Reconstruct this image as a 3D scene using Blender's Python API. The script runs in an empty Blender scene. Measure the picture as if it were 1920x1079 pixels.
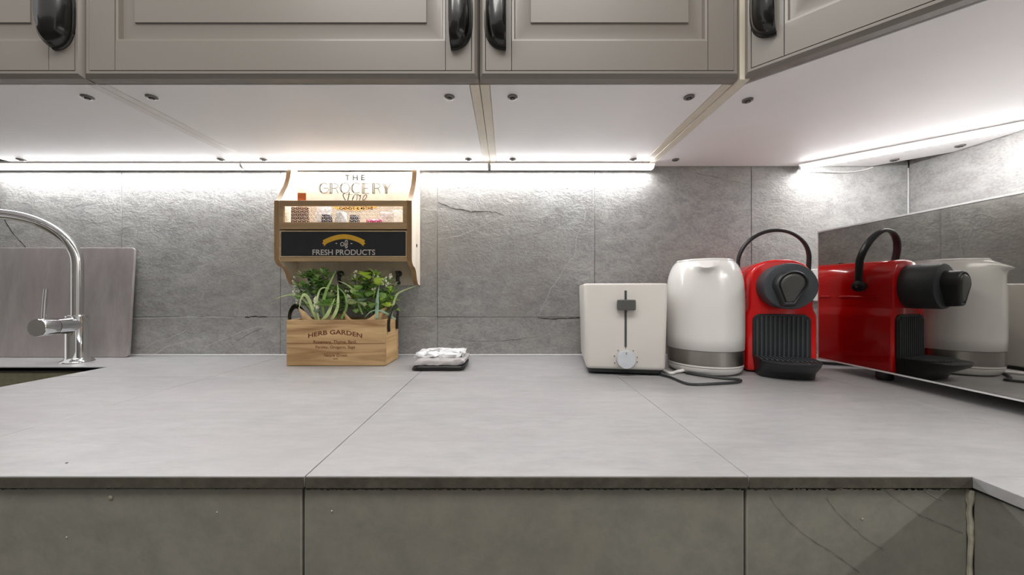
import bpy, bmesh, math, random
from mathutils import Vector, Matrix
random.seed(7)
S = bpy.context.scene
COL = S.collection
PI = math.pi

# ------------------------------------------------------------------ camera
F = 672.0; PX0 = 952.0; PY0 = 549.0        # focal length and principal point in 1920x1079 pixels
CT = 0.900                                  # worktop height
CZ = CT + 0.165                             # lens height
WALL = 0.937; RWALL = 1.047; UND = 1.394    # back wall, right wall, underside of wall cabinets
cam_d = bpy.data.cameras.new('camera')
cam_d.sensor_fit = 'HORIZONTAL'; cam_d.sensor_width = 36.0
cam_d.lens = F / 1920.0 * 36.0
cam_d.shift_x = (960 - PX0) / 1920.0
cam_d.shift_y = -(539.5 - PY0) / 1920.0
cam_d.clip_start = 0.02
cam = bpy.data.objects.new('camera', cam_d); COL.objects.link(cam)
cam.location = (0, 0, CZ); cam.rotation_euler = (PI/2, 0, 0)
S.camera = cam

def at(px, py, Y):                          # where a line of sight meets the depth Y
    return Vector(((px-PX0)/F*Y, Y, CZ-(py-PY0)/F*Y))
def ground(px, py, z=0.0):                  # a point lying on the worktop
    Y = (CZ-CT-z)*F/(py-PY0)
    return Vector(((px-PX0)/F*Y, Y, CT+z))

# ------------------------------------------------------------------ world, lights, exposure
w = bpy.data.worlds.new('world'); S.world = w; w.use_nodes = True
bg = w.node_tree.nodes['Background']
bg.inputs[0].default_value = (1.0, 0.985, 0.96, 1); bg.inputs[1].default_value = 0.76
S.view_settings.view_transform = 'Standard'; S.view_settings.look = 'None'
S.view_settings.exposure = 0.0; S.view_settings.gamma = 1.0
S.view_settings.use_curve_mapping = False
LED = 49.0
def area(name, loc, rot, sx, sy, power, col):
    d = bpy.data.lights.new(name, 'AREA'); d.shape = 'RECTANGLE'; d.size = sx; d.size_y = sy
    d.energy = power; d.color = col
    o = bpy.data.objects.new(name, d); COL.objects.link(o); o.location = loc; o.rotation_euler = rot
    return o
# ceiling lamp of the kitchen, above and behind the viewer
area('ceiling_lamp', (-0.2, -0.30, 2.42), (0, 0, 0), 1.4, 0.5, 22, (1.0, 0.97, 0.92))
# the under-cabinet light bar of the right-hand run, outside the picture
area('side_run_light_bar', (1.0, -0.30, 1.385), (0, 0, 0), 0.03, 1.0, 6.0, (1.0, 0.98, 0.95))

# ------------------------------------------------------------------ materials
def new_mat(name):
    m = bpy.data.materials.new(name); m.use_nodes = True
    nt = m.node_tree; b = nt.nodes['Principled BSDF']
    return m, nt, b
def lin(c):
    return tuple(((x/255)/12.92 if x/255 <= 0.04045 else ((x/255+0.055)/1.055)**2.4) for x in c)
def plain(name, rgb, rough=0.5, metal=0.0, coat=0.0, spec=0.5, var=0.06, scale=60, bump=0.0, **kw):
    """procedural material with a faint mottling of its colour"""
    m, nt, b = new_mat(name)
    c = lin(rgb)
    tc = nt.nodes.new('ShaderNodeTexCoord'); n = nt.nodes.new('ShaderNodeTexNoise')
    n.inputs['Scale'].default_value = scale; n.inputs['Detail'].default_value = 4
    nt.links.new(tc.outputs['Object'], n.inputs['Vector'])
    r = nt.nodes.new('ShaderNodeValToRGB')
    r.color_ramp.elements[0].position = 0.3; r.color_ramp.elements[1].position = 0.7
    r.color_ramp.elements[0].color = tuple(x*(1-var) for x in c)+(1,)
    r.color_ramp.elements[1].color = tuple(min(1, x*(1+var)) for x in c)+(1,)
    nt.links.new(n.outputs['Fac'], r.inputs['Fac']); nt.links.new(r.outputs['Color'], b.inputs['Base Color'])
    b.inputs['Roughness'].default_value = rough; b.inputs['Metallic'].default_value = metal
    b.inputs['Coat Weight'].default_value = coat; b.inputs['Coat Roughness'].default_value = 0.05
    b.inputs['Specular IOR Level'].default_value = spec
    if bump:
        bp = nt.nodes.new('ShaderNodeBump'); bp.inputs['Strength'].default_value = bump
        bp.inputs['Distance'].default_value = 0.002
        nt.links.new(n.outputs['Fac'], bp.inputs['Height']); nt.links.new(bp.outputs['Normal'], b.inputs['Normal'])
    for k, v in kw.items(): b.inputs[k.replace('_', ' ')].default_value = v
    return m
def slate(name, dark, light, tint, rough, bump, stretch=(1, 1, 1), fine=90, dist=0.0016, spec=0.5):
    m, nt, b = new_mat(name); N = nt.nodes; L = nt.links
    tc = N.new('ShaderNodeTexCoord'); mp = N.new('ShaderNodeMapping'); mp.inputs['Scale'].default_value = stretch
    L.new(tc.outputs['Object'], mp.inputs['Vector'])
    big = N.new('ShaderNodeTexNoise'); big.inputs['Scale'].default_value = 3.2; big.inputs['Detail'].default_value = 5
    big.inputs['Distortion'].default_value = 0.6
    mid = N.new('ShaderNodeTexNoise'); mid.inputs['Scale'].default_value = 22; mid.inputs['Detail'].default_value = 8
    mid.inputs['Roughness'].default_value = 0.65; mid.inputs['Distortion'].default_value = 0.5
    fin = N.new('ShaderNodeTexNoise'); fin.inputs['Scale'].default_value = fine; fin.inputs['Detail'].default_value = 6
    fin.inputs['Roughness'].default_value = 0.7
    for n in (big, mid, fin): L.new(mp.outputs['Vector'], n.inputs['Vector'])
    r1 = N.new('ShaderNodeValToRGB'); r1.color_ramp.elements[0].position = 0.40; r1.color_ramp.elements[1].position = 0.60
    r1.color_ramp.elements[0].color = lin(dark)+(1,); r1.color_ramp.elements[1].color = lin(light)+(1,)
    hm = N.new('ShaderNodeMath'); hm.operation = 'ADD'; L.new(mid.outputs['Fac'], hm.inputs[0]); L.new(fin.outputs['Fac'], hm.inputs[1])
    hv = N.new('ShaderNodeMath'); hv.operation = 'MULTIPLY'; hv.inputs[1].default_value = .5; L.new(hm.outputs[0], hv.inputs[0])
    L.new(hv.outputs[0], r1.inputs['Fac'])
    r2 = N.new('ShaderNodeValToRGB'); r2.color_ramp.elements[0].position = 0.45; r2.color_ramp.elements[1].position = 0.68
    r2.color_ramp.elements[0].color = (0, 0, 0, 1); r2.color_ramp.elements[1].color = (1, 1, 1, 1)
    L.new(big.outputs['Fac'], r2.inputs['Fac'])
    mx = N.new('ShaderNodeMix'); mx.data_type = 'RGBA'
    mu = N.new('ShaderNodeMath'); mu.operation = 'MULTIPLY'; mu.inputs[1].default_value = 0.55
    L.new(r2.outputs['Color'], mu.inputs[0]); L.new(mu.outputs[0], mx.inputs[0])
    L.new(r1.outputs['Color'], mx.inputs[6]); mx.inputs[7].default_value = lin(tint)+(1,)
    L.new(mx.outputs[2], b.inputs['Base Color'])
    ad = N.new('ShaderNodeMath'); ad.operation = 'MULTIPLY_ADD'; ad.inputs[1].default_value = 0.45
    L.new(fin.outputs['Fac'], ad.inputs[0]); L.new(mid.outputs['Fac'], ad.inputs[2])
    bp = N.new('ShaderNodeBump'); bp.inputs['Strength'].default_value = bump; bp.inputs['Distance'].default_value = dist
    L.new(ad.outputs[0], bp.inputs['Height']); L.new(bp.outputs['Normal'], b.inputs['Normal'])
    b.inputs['Roughness'].default_value = rough; b.inputs['Specular IOR Level'].default_value = spec
    return m
def wood(name, a, bcol, rough=0.6, axis='X', scale=1.0, coat=0.0):
    m, nt, b = new_mat(name); N = nt.nodes; L = nt.links
    tc = N.new('ShaderNodeTexCoord'); mp = N.new('ShaderNodeMapping')
    sc = {'X': (5, 70, 70), 'Y': (70, 5, 70), 'Z': (70, 70, 5)}[axis]
    mp.inputs['Scale'].default_value = tuple(s*scale for s in sc)
    L.new(tc.outputs['Object'], mp.inputs['Vector'])
    n = N.new('ShaderNodeTexNoise'); n.inputs['Scale'].default_value = 1.0; n.inputs['Detail'].default_value = 6
    n.inputs['Distortion'].default_value = 1.2; L.new(mp.outputs['Vector'], n.inputs['Vector'])
    r = N.new('ShaderNodeValToRGB'); r.color_ramp.elements[0].position = 0.3; r.color_ramp.elements[1].position = 0.72
    r.color_ramp.elements[0].color = lin(a)+(1,); r.color_ramp.elements[1].color = lin(bcol)+(1,)
    L.new(n.outputs['Fac'], r.inputs['Fac']); L.new(r.outputs['Color'], b.inputs['Base Color'])
    bp = N.new('ShaderNodeBump'); bp.inputs['Strength'].default_value = 0.15; bp.inputs['Distance'].default_value = 0.0008
    L.new(n.outputs['Fac'], bp.inputs['Height']); L.new(bp.outputs['Normal'], b.inputs['Normal'])
    b.inputs['Roughness'].default_value = rough; b.inputs['Coat Weight'].default_value = coat
    return m
def emit(name, rgb, strength):
    m, nt, b = new_mat(name)
    b.inputs['Base Color'].default_value = (0.9, 0.9, 0.9, 1)
    b.inputs['Emission Color'].default_value = rgb+(1,); b.inputs['Emission Strength'].default_value = strength
    return m

M = {}
M['slate_wall'] = slate('slate_wall', (142, 141, 139), (176, 175, 172), (158, 153, 146), 0.55, 1.0, (1, 1, 1.5), fine=150, dist=0.0032)
M['slate_top'] = slate('slate_top', (149, 148, 149), (163, 162, 163), (159, 154, 155), 0.40, 0.34, (0.5, 1.6, 1), fine=60, dist=0.0009)
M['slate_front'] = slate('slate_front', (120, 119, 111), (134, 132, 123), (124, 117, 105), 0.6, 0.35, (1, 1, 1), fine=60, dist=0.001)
M['slate_sink'] = slate('slate_sink', (98, 95, 78), (118, 114, 94), (112, 104, 82), 0.6, 0.4)
M['slate_edge_shaded'] = slate('slate_cleft_edge_shaded', (62, 58, 50), (84, 80, 70), (70, 66, 56), 0.7, 0.6, (1, 1, 1))  # weaker light on the worktop's front edge, put into a dark slate colour
M['grout'] = plain('grout_dark', (92, 90, 87), 0.9, var=0.2)
M['grout_light'] = plain('grout_light', (150, 146, 132), 0.85, var=0.35, scale=90, bump=0.3)
M['chip'] = plain('chipped_stone', (66, 62, 54), 0.9, var=0.3)
M['silicone'] = plain('silicone', (190, 190, 190), 0.4)
M['cab'] = plain('grey_lacquer', (132, 125, 118), 0.38, coat=0.12, var=0.01, scale=6)
M['cab_under'] = plain('white_melamine', (243, 240, 240), 0.55, var=0.01, scale=10, spec=0.5)
M['trim_silver'] = plain('silver_trim', (222, 222, 222), 0.3, metal=0.35)  # chrome trim whitened to carry the reflection of the light bars
M['cab_white'] = plain('white_edge_band', (226, 221, 219), 0.45, var=0.02)
M['cab_edge'] = plain('cream_edge_band', (216, 207, 190), 0.5, var=0.02)
M['gloss_black'] = plain('black_iron', (14, 12, 11), 0.22, coat=0.4, var=0.1, scale=30)
M['steel_screw'] = plain('screw_grey', (120, 116, 112), 0.35, metal=0.7)
M['dark'] = plain('dark_recess', (20, 20, 20), 0.8)
M['housing'] = plain('light_housing', (226, 220, 218), 0.4)
M['led'] = emit('led_diffuser', (0.985, 0.99, 1.0), LED)
M['lip_glow'] = emit('glow_lip', (1.0, 0.95, 0.94), 0.7)  # faint glow added to the housing lip so it looks lit
M['paint'] = plain('wall_paint', (160, 156, 150), 0.8, var=0.02)
M['floor'] = plain('floor_tiles', (110, 104, 98), 0.5, var=0.1, scale=3)
M['chrome'] = plain('chrome', (228, 228, 230), 0.07, metal=1.0, var=0.02)
M['board'] = slate('scratched_board', (146, 139, 137), (164, 157, 155), (160, 148, 147), 0.38, 0.10, (1, 1, 0.3), fine=40, dist=0.0006)
M['scratch'] = plain('scratch_mark', (176, 170, 168), 0.5)
M['birch'] = wood('birch_panel', (206, 182, 144), (226, 204, 170), 0.55, 'Z', 0.5)
M['birch_pale'] = wood('birch_pale', (222, 208, 188), (238, 228, 212), 0.55, 'Z', 0.5)
M['birch_board'] = wood('birch_board', (196, 182, 162), (210, 198, 180), 0.7, 'Z', 0.5)
M['birch_edge_shaded'] = wood('birch_edge_shaded', (146, 112, 74), (176, 142, 102), 0.6, 'Z', 0.8)  # shade on the side panels' front edges, put into a browner birch
M['birch_face_shaded'] = wood('birch_front_shaded', (168, 140, 104), (198, 170, 130), 0.6, 'X', 0.6)  # shaded copy of the birch for the rack's front frame and rail
M['crate'] = wood('rustic_pine', (134, 100, 62), (206, 174, 128), 0.7, 'X', 0.7)
M['crate_side'] = wood('rustic_pine_side', (166, 128, 82), (218, 184, 134), 0.7, 'Y', 0.5)
M['chalk'] = plain('chalkboard_black', (34, 36, 42), 0.55, var=0.15, scale=40)
M['ink'] = plain('grey_ink', (46, 40, 37), 0.9, spec=0.0)
M['ink_dark'] = plain('dark_ink', (34, 28, 25), 0.9, spec=0.0)
M['burn'] = plain('burnt_lettering', (100, 52, 28), 0.8, var=0.3, scale=400)
M['white_ink'] = plain('white_lettering', (214, 208, 200), 0.7)
M['gold'] = plain('golden_yellow', (226, 176, 52), 0.6)
M['wire'] = plain('galvanised_wire', (222, 220, 214), 0.4, metal=0.5)
M['white_plastic'] = plain('white_plastic', (224, 222, 219), 0.22, coat=0.3, var=0.008, scale=8)
M['toaster_white'] = plain('toaster_white', (208, 203, 198), 0.42, var=0.008, scale=8)
M['grey_plastic'] = plain('grey_plastic', (84, 84, 82), 0.4)
M['dial'] = plain('dial_grey', (196, 200, 206), 0.35)
M['black_plastic'] = plain('black_plastic', (40, 42, 44), 0.38, var=0.06)
M['black_soft'] = plain('black_matt_plastic', (64, 68, 72), 0.5, var=0.05)
M['red'] = plain('red_gloss', (224, 10, 14), 0.16, coat=0.6, var=0.01, scale=10)
M['brushed'] = plain('brushed_steel', (168, 164, 158), 0.30, metal=1.0, var=0.03, scale=20)
M['lever_grey'] = plain('dark_grey_lever', (68, 67, 65), 0.35, var=0.04)
M['mirror'] = plain('mirror_glass', (182, 180, 176), 0.025, metal=1.0, var=0.0)
M['paper'] = plain('kraft_paper', (196, 164, 122), 0.8, var=0.15, scale=60, bump=0.5)
M['foil_white'] = plain('white_film', (232, 232, 234), 0.3, var=0.1, scale=160, bump=0.8)
M['foil_grey'] = plain('grey_film', (172, 168, 168), 0.35, var=0.12, scale=80, bump=0.4)
M['black_film'] = plain('black_film', (12, 10, 12), 0.4)
M['pink'] = plain('pink_wrapper', (232, 74, 140), 0.35, var=0.3, scale=120)
M['orange'] = plain('orange_tag', (214, 116, 62), 0.6)
M['tea'] = plain('brown_pouch', (124, 98, 80), 0.7, var=0.3, scale=90)
M['lattice'] = plain('patterned_foil', (70, 64, 78), 0.3, var=0.9, scale=260)
M['pot_mix'] = plain('brown_moss', (60, 46, 30), 0.9, var=0.4, scale=120, bump=0.5)
def green(n, rgb, r=0.55): M[n] = plain(n, rgb, r, var=0.22, scale=50, Subsurface_Weight=0.0)
green('leaf_deep', (108, 152, 80)); green('leaf_mid', (142, 180, 98)); green('leaf_bright', (192, 216, 88))
green('leaf_pale', (190, 208, 146)); green('leaf_grey', (150, 182, 156)); green('stem_green', (96, 112, 60))
M['bud'] = plain('white_buds', (228, 226, 206), 0.6)

# ------------------------------------------------------------------ mesh helpers
class MB:
    def __init__(s): s.v = []; s.f = []; s.m = []; s.mats = []
    def mi(s, mat):
        if mat not in s.mats: s.mats.append(mat)
        return s.mats.index(mat)
    def add(s, verts, faces, mat=None):
        b = len(s.v); s.v += [Vector(p) for p in verts]; k = s.mi(mat) if mat else 0
        for f in faces: s.f.append([b+i for i in f]); s.m.append(k)
        return s
    def box(s, x0, x1, y0, y1, z0, z1, mat=None):
        v = [(x0,y0,z0),(x1,y0,z0),(x1,y1,z0),(x0,y1,z0),(x0,y0,z1),(x1,y0,z1),(x1,y1,z1),(x0,y1,z1)]
        return s.add(v, [(0,3,2,1),(4,5,6,7),(0,1,5,4),(1,2,6,5),(2,3,7,6),(3,0,4,7)], mat)
    def loft(s, rings, cap0=True, cap1=True, closed=True, mat=None):
        n = len(rings[0]); v = [p for r in rings for p in r]; f = []
        for i in range(len(rings)-1):
            for j in range(n if closed else n-1):
                k = (j+1) % n
                f.append((i*n+j, i*n+k, (i+1)*n+k, (i+1)*n+j))
        if cap0: f.append(tuple(reversed(range(n))))
        if cap1: f.append(tuple((len(rings)-1)*n+j for j in range(n)))
        return s.add(v, f, mat)
    def prism(s, poly, a, b, plane='XY', mat=None):
        """poly in a plane, swept along the third axis from a to b"""
        def P(u, v, w): return {'XY': (u, v, w), 'XZ': (u, w, v), 'YZ': (w, u, v)}[plane]
        return s.loft([[P(u, v, a) for u, v in poly], [P(u, v, b) for u, v in poly]], mat=mat)
    def lathe(s, prof, c=(0,0,0), axis='Z', n=48, mat=None, cap=True, fn=None):
        rings = []
        for r, h in prof:
            ring = []
            for j in range(n):
                a = 2*PI*j/n; u = r*math.cos(a); v = r*math.sin(a)
                p = {'Z': (u, v, h), 'Y': (u, h, v), 'X': (h, u, v)}[axis]
                if fn: p = fn(p, a)
                ring.append(Vector(p)+Vector(c))
            rings.append(ring)
        return s.loft(rings, cap, cap, mat=mat)
    def tube(s, path, r, n=10, mat=None, cap=True, flat=1.0, up=None):
        path = [Vector(p) for p in path]; rings = []; prev = None
        for i, p in enumerate(path):
            t = (path[min(i+1, len(path)-1)]-path[max(i-1, 0)]).normalized()
            if prev is None:
                u = Vector(up) if up else (Vector((0,0,1)) if abs(t.z) < 0.9 else Vector((1,0,0)))
            else: u = prev
            u = (u - t*u.dot(t)).normalized(); prev = u; w_ = t.cross(u)
            rr = r[i] if isinstance(r, (list, tuple)) else r
            rings.append([p + u*(rr*math.cos(2*PI*j/n)*flat) + w_*(rr*math.sin(2*PI*j/n)) for j in range(n)])
        return s.loft(rings, cap, cap, mat=mat)
    def ball(s, c, r, mat=None, n=8, sc=(1,1,1)):
        prof = [(max(1e-5, r*math.sin(PI*i/n)), -r*math.cos(PI*i/n)) for i in range(n+1)]
        return s.lathe(prof, c, n=n, mat=mat, fn=lambda p, a: (p[0]*sc[0], p[1]*sc[1], p[2]*sc[2]))
    def xf(s, mat4):
        s.v = [mat4 @ v for v in s.v]; return s
    def build(s, name, mat=None, parent=None, smooth=True, bevel=0, seg=2, angle=40, loc=None):
        me = bpy.data.meshes.new(name); me.from_pydata([tuple(v) for v in s.v], [], s.f)
        mats = ([mat] if mat else []) + [m_ for m_ in s.mats if m_]
        if mat: s.m = [0 if s.mats[k] is None else 1+[x for x in s.mats if x].index(s.mats[k]) for k in s.m] if s.mats else [0]*len(s.m)
        for m_ in mats: me.materials.append(M[m_])
        if len(mats) > 1: me.polygons.foreach_set('material_index', s.m)
        bm = bmesh.new(); bm.from_mesh(me); bmesh.ops.recalc_face_normals(bm, faces=bm.faces); bm.to_mesh(me); bm.free()
        if smooth:
            me.polygons.foreach_set('use_smooth', [True]*len(me.polygons))
            me.set_sharp_from_angle(angle=math.radians(angle))
        me.update()
        o = bpy.data.objects.new(name, me); COL.objects.link(o)
        if parent: o.parent = parent
        if loc: o.location = loc
        if bevel:
            b = o.modifiers.new('bevel', 'BEVEL'); b.width = bevel; b.segments = seg; b.limit_method = 'ANGLE'
            b.angle_limit = math.radians(35); b.harden_normals = False
        return o
def tag(o, label, cat, group=None):
    o['label'] = label; o['category'] = cat
    if group: o['group'] = group
    return o
def thing(name, label, cat, loc=(0,0,0), rz=0, group=None):
    o = bpy.data.objects.new(name, None); COL.objects.link(o); o.location = loc; o.rotation_euler = (0, 0, rz)
    o.empty_display_size = 0.05
    return tag(o, label, cat, group)
def struct(o): o['kind'] = 'structure'; return o
def rounded_rect(x0, x1, y0, y1, r, n=5):
    out = []
    for cx, cy, a0 in ((x1-r, y1-r, 0), (x0+r, y1-r, 90), (x0+r, y0+r, 180), (x1-r, y0+r, 270)):
        for i in range(n+1):
            a = math.radians(a0+90*i/n); out.append((cx+r*math.cos(a), cy+r*math.sin(a)))
    return out
def smooth_path(pts, k=6):
    P = [Vector(p) for p in pts]; out = []
    for i in range(len(P)-1):
        p0 = P[max(i-1, 0)]; p1 = P[i]; p2 = P[i+1]; p3 = P[min(i+2, len(P)-1)]
        for j in range(k):
            t = j/k
            out.append(0.5*((2*p1)+(p2-p0)*t+(2*p0-5*p1+4*p2-p3)*t*t+(3*p1-p0-3*p2+p3)*t**3))
    out.append(P[-1]); return out

# lettering: font outlines or pen strokes turned into thin raised shapes facing -y
def glyph_mesh(txt, size, extrude=0.0002, shear=0, bold=0.0):
    c = bpy.data.curves.new('lettering', 'FONT'); c.body = txt; c.size = size; c.extrude = extrude
    c.shear = shear; c.offset = bold; c.resolution_u = 3
    o = bpy.data.objects.new('lettering', c); COL.objects.link(o)
    dg = bpy.context.evaluated_depsgraph_get(); dg.update()
    me = bpy.data.meshes.new_from_object(o.evaluated_get(dg))
    vs = [v.co.copy() for v in me.vertices]; fs = [tuple(p.vertices) for p in me.polygons]
    bpy.data.objects.remove(o); bpy.data.curves.remove(c); bpy.data.meshes.remove(me)
    return vs, fs
def line_of_text(mb, txt, x0, x1, z0, z1, y, shear=0, bold=0.0, mat=None, arc=0.0):
    """fit a line of lettering between x0..x1, z0..z1 on the plane y; arc bends it upward in the middle"""
    vs, fs = glyph_mesh(txt, 1.0, 0.0, shear, bold)
    lo = Vector((min(v.x for v in vs), min(v.y for v in vs), 0)); hi = Vector((max(v.x for v in vs), max(v.y for v in vs), 0))
    out = []
    for v in vs:
        u = (v.x-lo.x)/(hi.x-lo.x); q = (v.y-lo.y)/(hi.y-lo.y)
        t = 2*u-1
        x = x0+(x1-x0)*u; z = z0+(z1-z0)*q - arc*t*t
        out.append(Vector((x, y, z)))
    mb.add(out, fs, mat)
def stroke(mb, pts, wd, y, mat=None, smooth=0):
    if smooth: pts = [(p.x, p.y) for p in smooth_path([(a, b, 0) for a, b in pts], smooth)]
    n = len(pts); L = []; R = []
    for i, (x, z) in enumerate(pts):
        a = pts[max(i-1, 0)]; b = pts[min(i+1, n-1)]; dx = b[0]-a[0]; dz = b[1]-a[1]; l = math.hypot(dx, dz) or 1
        wv = wd[i*len(wd)//n] if isinstance(wd, (list, tuple)) else wd
        nx, nz = -dz/l*wv/2, dx/l*wv/2
        L.append((x+nx, y, z+nz)); R.append((x-nx, y, z-nz))
    mb.add(L+R, [(i, i+1, n+i+1, n+i) for i in range(n-1)], mat)

# ================================================================== SETTING
# back wall and right wall: slate tiles with open joints over a solid wall
def slate_tiles(mb, u0s, v0s, face, depth, along, skip=()):
    g = 0.0004
    for i in range(len(u0s)-1):
        for j in range(len(v0s)-1):
            a, b, c, d = u0s[i]+g, u0s[i+1]-g, v0s[j]+g, v0s[j+1]-g
            off = random.uniform(-0.0006, 0.0004)
            if along == 'x': mb.box(a, b, face+off, face+depth, c, d, 'slate_wall')
            else: mb.box(face+off, face+depth, a, b, c, d, 'slate_wall')
mb = MB()
mb.box(-2.3, 1.25, WALL+0.0075, 1.12, 0, 2.5, 'grout')
slate_tiles(mb, [-2.24, -1.83, -1.42, -1.0095, -0.594, -0.184, 0.227, 0.637, RWALL], [CT-0.012, 1.001, 1.41], WALL, 0.010, 'x')
struct(mb.build('wall_back', bevel=0.0006, seg=1))
mb = MB()
mb.box(RWALL+0.0075, 1.25, -1.6, 1.10, 0, 2.5, 'grout')
slate_tiles(mb, [-1.4, -1.0, -0.6, -0.19, 0.22, 0.63, WALL-0.002], [CT-0.012, 1.001, 1.41], RWALL, 0.010, 'y')
struct(mb.build('wall_right', bevel=0.0006, seg=1))
struct(MB().box(-3.2, 1.25, -2.6, 1.1, -0.05, 0).build('floor', 'floor', smooth=False))
struct(MB().box(-3.2, 1.25, -2.7, -2.6, 0, 2.5).build('wall_front', 'paint', smooth=False))
struct(MB().box(-3.3, -3.2, -2.6, -.35, 0, 2.5).build('wall_left', 'paint', smooth=False))
# pale joint in the corner
mb = MB(); pts = []
for i in range(13):
    z = CT+0.49*i/12; pts.append((RWALL-0.002+random.uniform(-.0008, .0008), WALL-0.002, z))
mb.tube(pts, 0.0019, 6)
struct(mb.build('trim_1', 'silicone'))

# cracks and split edges in the slate, each its own raised or sunken line
def crack(mb, pxs, Y, wd, mat, jag=1.0):
    P = [at(x, y, Y-0.0012) for x, y in pxs]; out = []
    for i in range(len(P)-1):
        for k in range(5):
            t = k/5; p = P[i].lerp(P[i+1], t); out.append((p.x+random.uniform(-1, 1)*.0011*jag, p.z+random.uniform(-1, 1)*.0011*jag))
    out.append((P[-1].x, P[-1].z))
    stroke(mb, out, [wd*1.35*random.uniform(.5, 1.3) for _ in out], Y-0.0012, mat)
mb = MB()
crack(mb, [(822,380),(845,390),(872,395),(885,398),(912,396),(930,399),(945,404)], WALL, .0019, 'chip')
crack(mb, [(945,405),(920,415),(890,430),(860,443),(822,449)], WALL, .0014, 'silicone')
crack(mb, [(1098,395),(1095,420),(1083,438),(1077,480),(1060,500),(1045,525),(1033,542),(1020,570),(1011,590)], WALL, .0013, 'silicone')
crack(mb, [(1008,596),(1040,599),(1080,597),(1093,596)], WALL, .0020, 'chip')
crack(mb, [(5,405),(20,432),(35,450),(48,464)], WALL, .0020, 'chip')
crack(mb, [(248,597),(270,598),(300,596),(340,595),(390,595),(440,596)], WALL, .0016, 'silicone')
crack(mb, [(262,660),(290,641),(320,633),(345,622),(358,600)], WALL, .0010, 'silicone')
crack(mb, [(282,668),(315,650),(350,640),(385,636)], WALL, .0012, 'silicone')
crack(mb, [(385,650),(430,632),(470,616),(495,612)], WALL, .0012, 'silicone')
crack(mb, [(445,640),(470,625),(492,616)], WALL, .0007, 'grout')
crack(mb, [(1285,318),(1310,326),(1350,334),(1405,346)], WALL, .0013, 'grout_light')
crack(mb, [(460,596),(475,594),(500,595)], WALL, .0022, 'chip')
crack(mb, [(845,632),(880,640),(940,640),(1010,632)], WALL, .0006, 'grout')
struct(mb.build('trim_2', smooth=False))

# ------------------------------------------------------------------ worktop
XF = 0.4165; YF = 0.322                        # inner corner of the L
HX0, HX1, HY0, HY1 = -1.50, -0.887, 0.41, 0.798   # sink opening
wt = thing('worktop', 'pale grey slate-tiled L-shaped worktop running along both walls', 'worktop', (0, 0, CT))
def minus_hole(a, b, c, d):
    if b <= HX0 or a >= HX1 or d <= HY0 or c >= HY1: return [(a, b, c, d)]
    out = []
    if a < HX0: out.append((a, HX0, c, d)); a = HX0
    if b > HX1: out.append((HX1, b, c, d)); b = HX1
    if c < HY0: out.append((a, b, c, HY0)); c = HY0
    if d > HY1: out.append((a, b, HY1, d))
    return out
mb = MB(); g = 0.0005; T = 0.0105
rows = [(YF, .706, [-2.2,-1.782,-1.382,-.982,-.582,-.182,.216,.616,RWALL-.001]),
        (.706, WALL-.002, [-2.2,-1.70,-1.25,-.582,-.182,.216,.616,RWALL-.001])]
for y0, y1, xs in rows:
    for i in range(len(xs)-1):
        a, b = xs[i]+g, xs[i+1]-g
        for r in minus_hole(a, b, y0+(g if y0 > YF else 0), y1-g): mb.box(*r, -T, random.uniform(-.0003, 0), 'slate_top')
ys = [-1.3, -.9, -.5, -.09, YF]
for i in range(len(ys)-1):
    for a, b in ((XF, .78), (.78, RWALL-.001)):
        mb.box(a+(g if a > XF else 0), b-g, ys[i]+g, ys[i+1]-g, -T, random.uniform(-.0003, 0), 'slate_top')
for r in minus_hole(-2.2, RWALL-.002, YF+.0015, WALL-.003): mb.box(*r, -T-.0005, -.0018, 'grout')
mb.box(XF+.0015, RWALL-.002, -1.29, YF+.0015, -T-.0005, -.0018, 'grout')
mb.build('slate_surface', None, wt, bevel=.0006, seg=2)
mb = MB()
for a, b in ((-2.2, -1.7827), (-1.7813, -1.3827), (-1.3813, -.9827), (-.9813, -.5827), (-.5813, -.1827), (-.1813, .2155), (.2165, XF-.0002)):
    mb.box(a, b, YF-.0010, YF-.0001, -T, -.0009)
mb.build('cleft_edge_shaded', 'slate_edge_shaded', wt, bevel=.0003, seg=1)
mb = MB()
mb.tube([(x, WALL-.003+random.uniform(-.001,.001), .001) for x in [-.99+i*.06 for i in range(34)]], .0035, 6)
mb.build('sealant', 'silicone', wt)
# split line and small stains
mb = MB()
a, b = ground(573, 893), ground(576, 893)
for x, y, r in ((125,869,.0011),(197,903,.0008)):
    p = ground(x, y) if y < 893 else None
    if p: mb.lathe([(r, .0002), (r*.5, .0006)], (p.x, p.y, 0), n=8)
mb.build('dark_speck', 'chip', wt)

# ------------------------------------------------------------------ counter base below
cb = thing('counter_base', 'slate-clad counter base below the worktop, olive grey with ragged upper joint', 'counter', (0, 0, 0))
mb = MB(); AF = YF+.0035; BF = XF+.0035; zt = CT-T-.0006
xs = [-2.2, -1.786, -1.386, -.986, -.586, -.186, .2158, BF-.0010]
for i in range(len(xs)-1):
    mb.box(xs[i]+.0011, xs[i+1]-.0011, AF, AF+.012, .0, zt-.0022)
ys = [-1.3, -.9, -.5, -.10, AF-.0010]
for i in range(len(ys)-1): mb.box(BF, BF+.012, ys[i]+.0011, ys[i+1]-.0011, 0, zt-.0022)
mb.build('slate_cladding', 'slate_front', cb, bevel=.0012)
mb = MB()
mb.box(-2.2, HX0-.02, AF+.003, .90, 0.0, zt); mb.box(HX1+.02, BF+.003, AF+.003, .90, 0, zt)
mb.box(BF+.003, RWALL-.01, -1.29, .90, 0, zt); mb.box(HX0-.02, HX1+.02, AF+.003, HY0-.02, 0, zt)
mb.box(HX0-.02, HX1+.02, HY1+.02, .90, 0, zt)
mb.build('carcass', 'grout', cb, smooth=False)
mb = MB()   # mortar column in the inner corner
pts = []; rr = []
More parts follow.
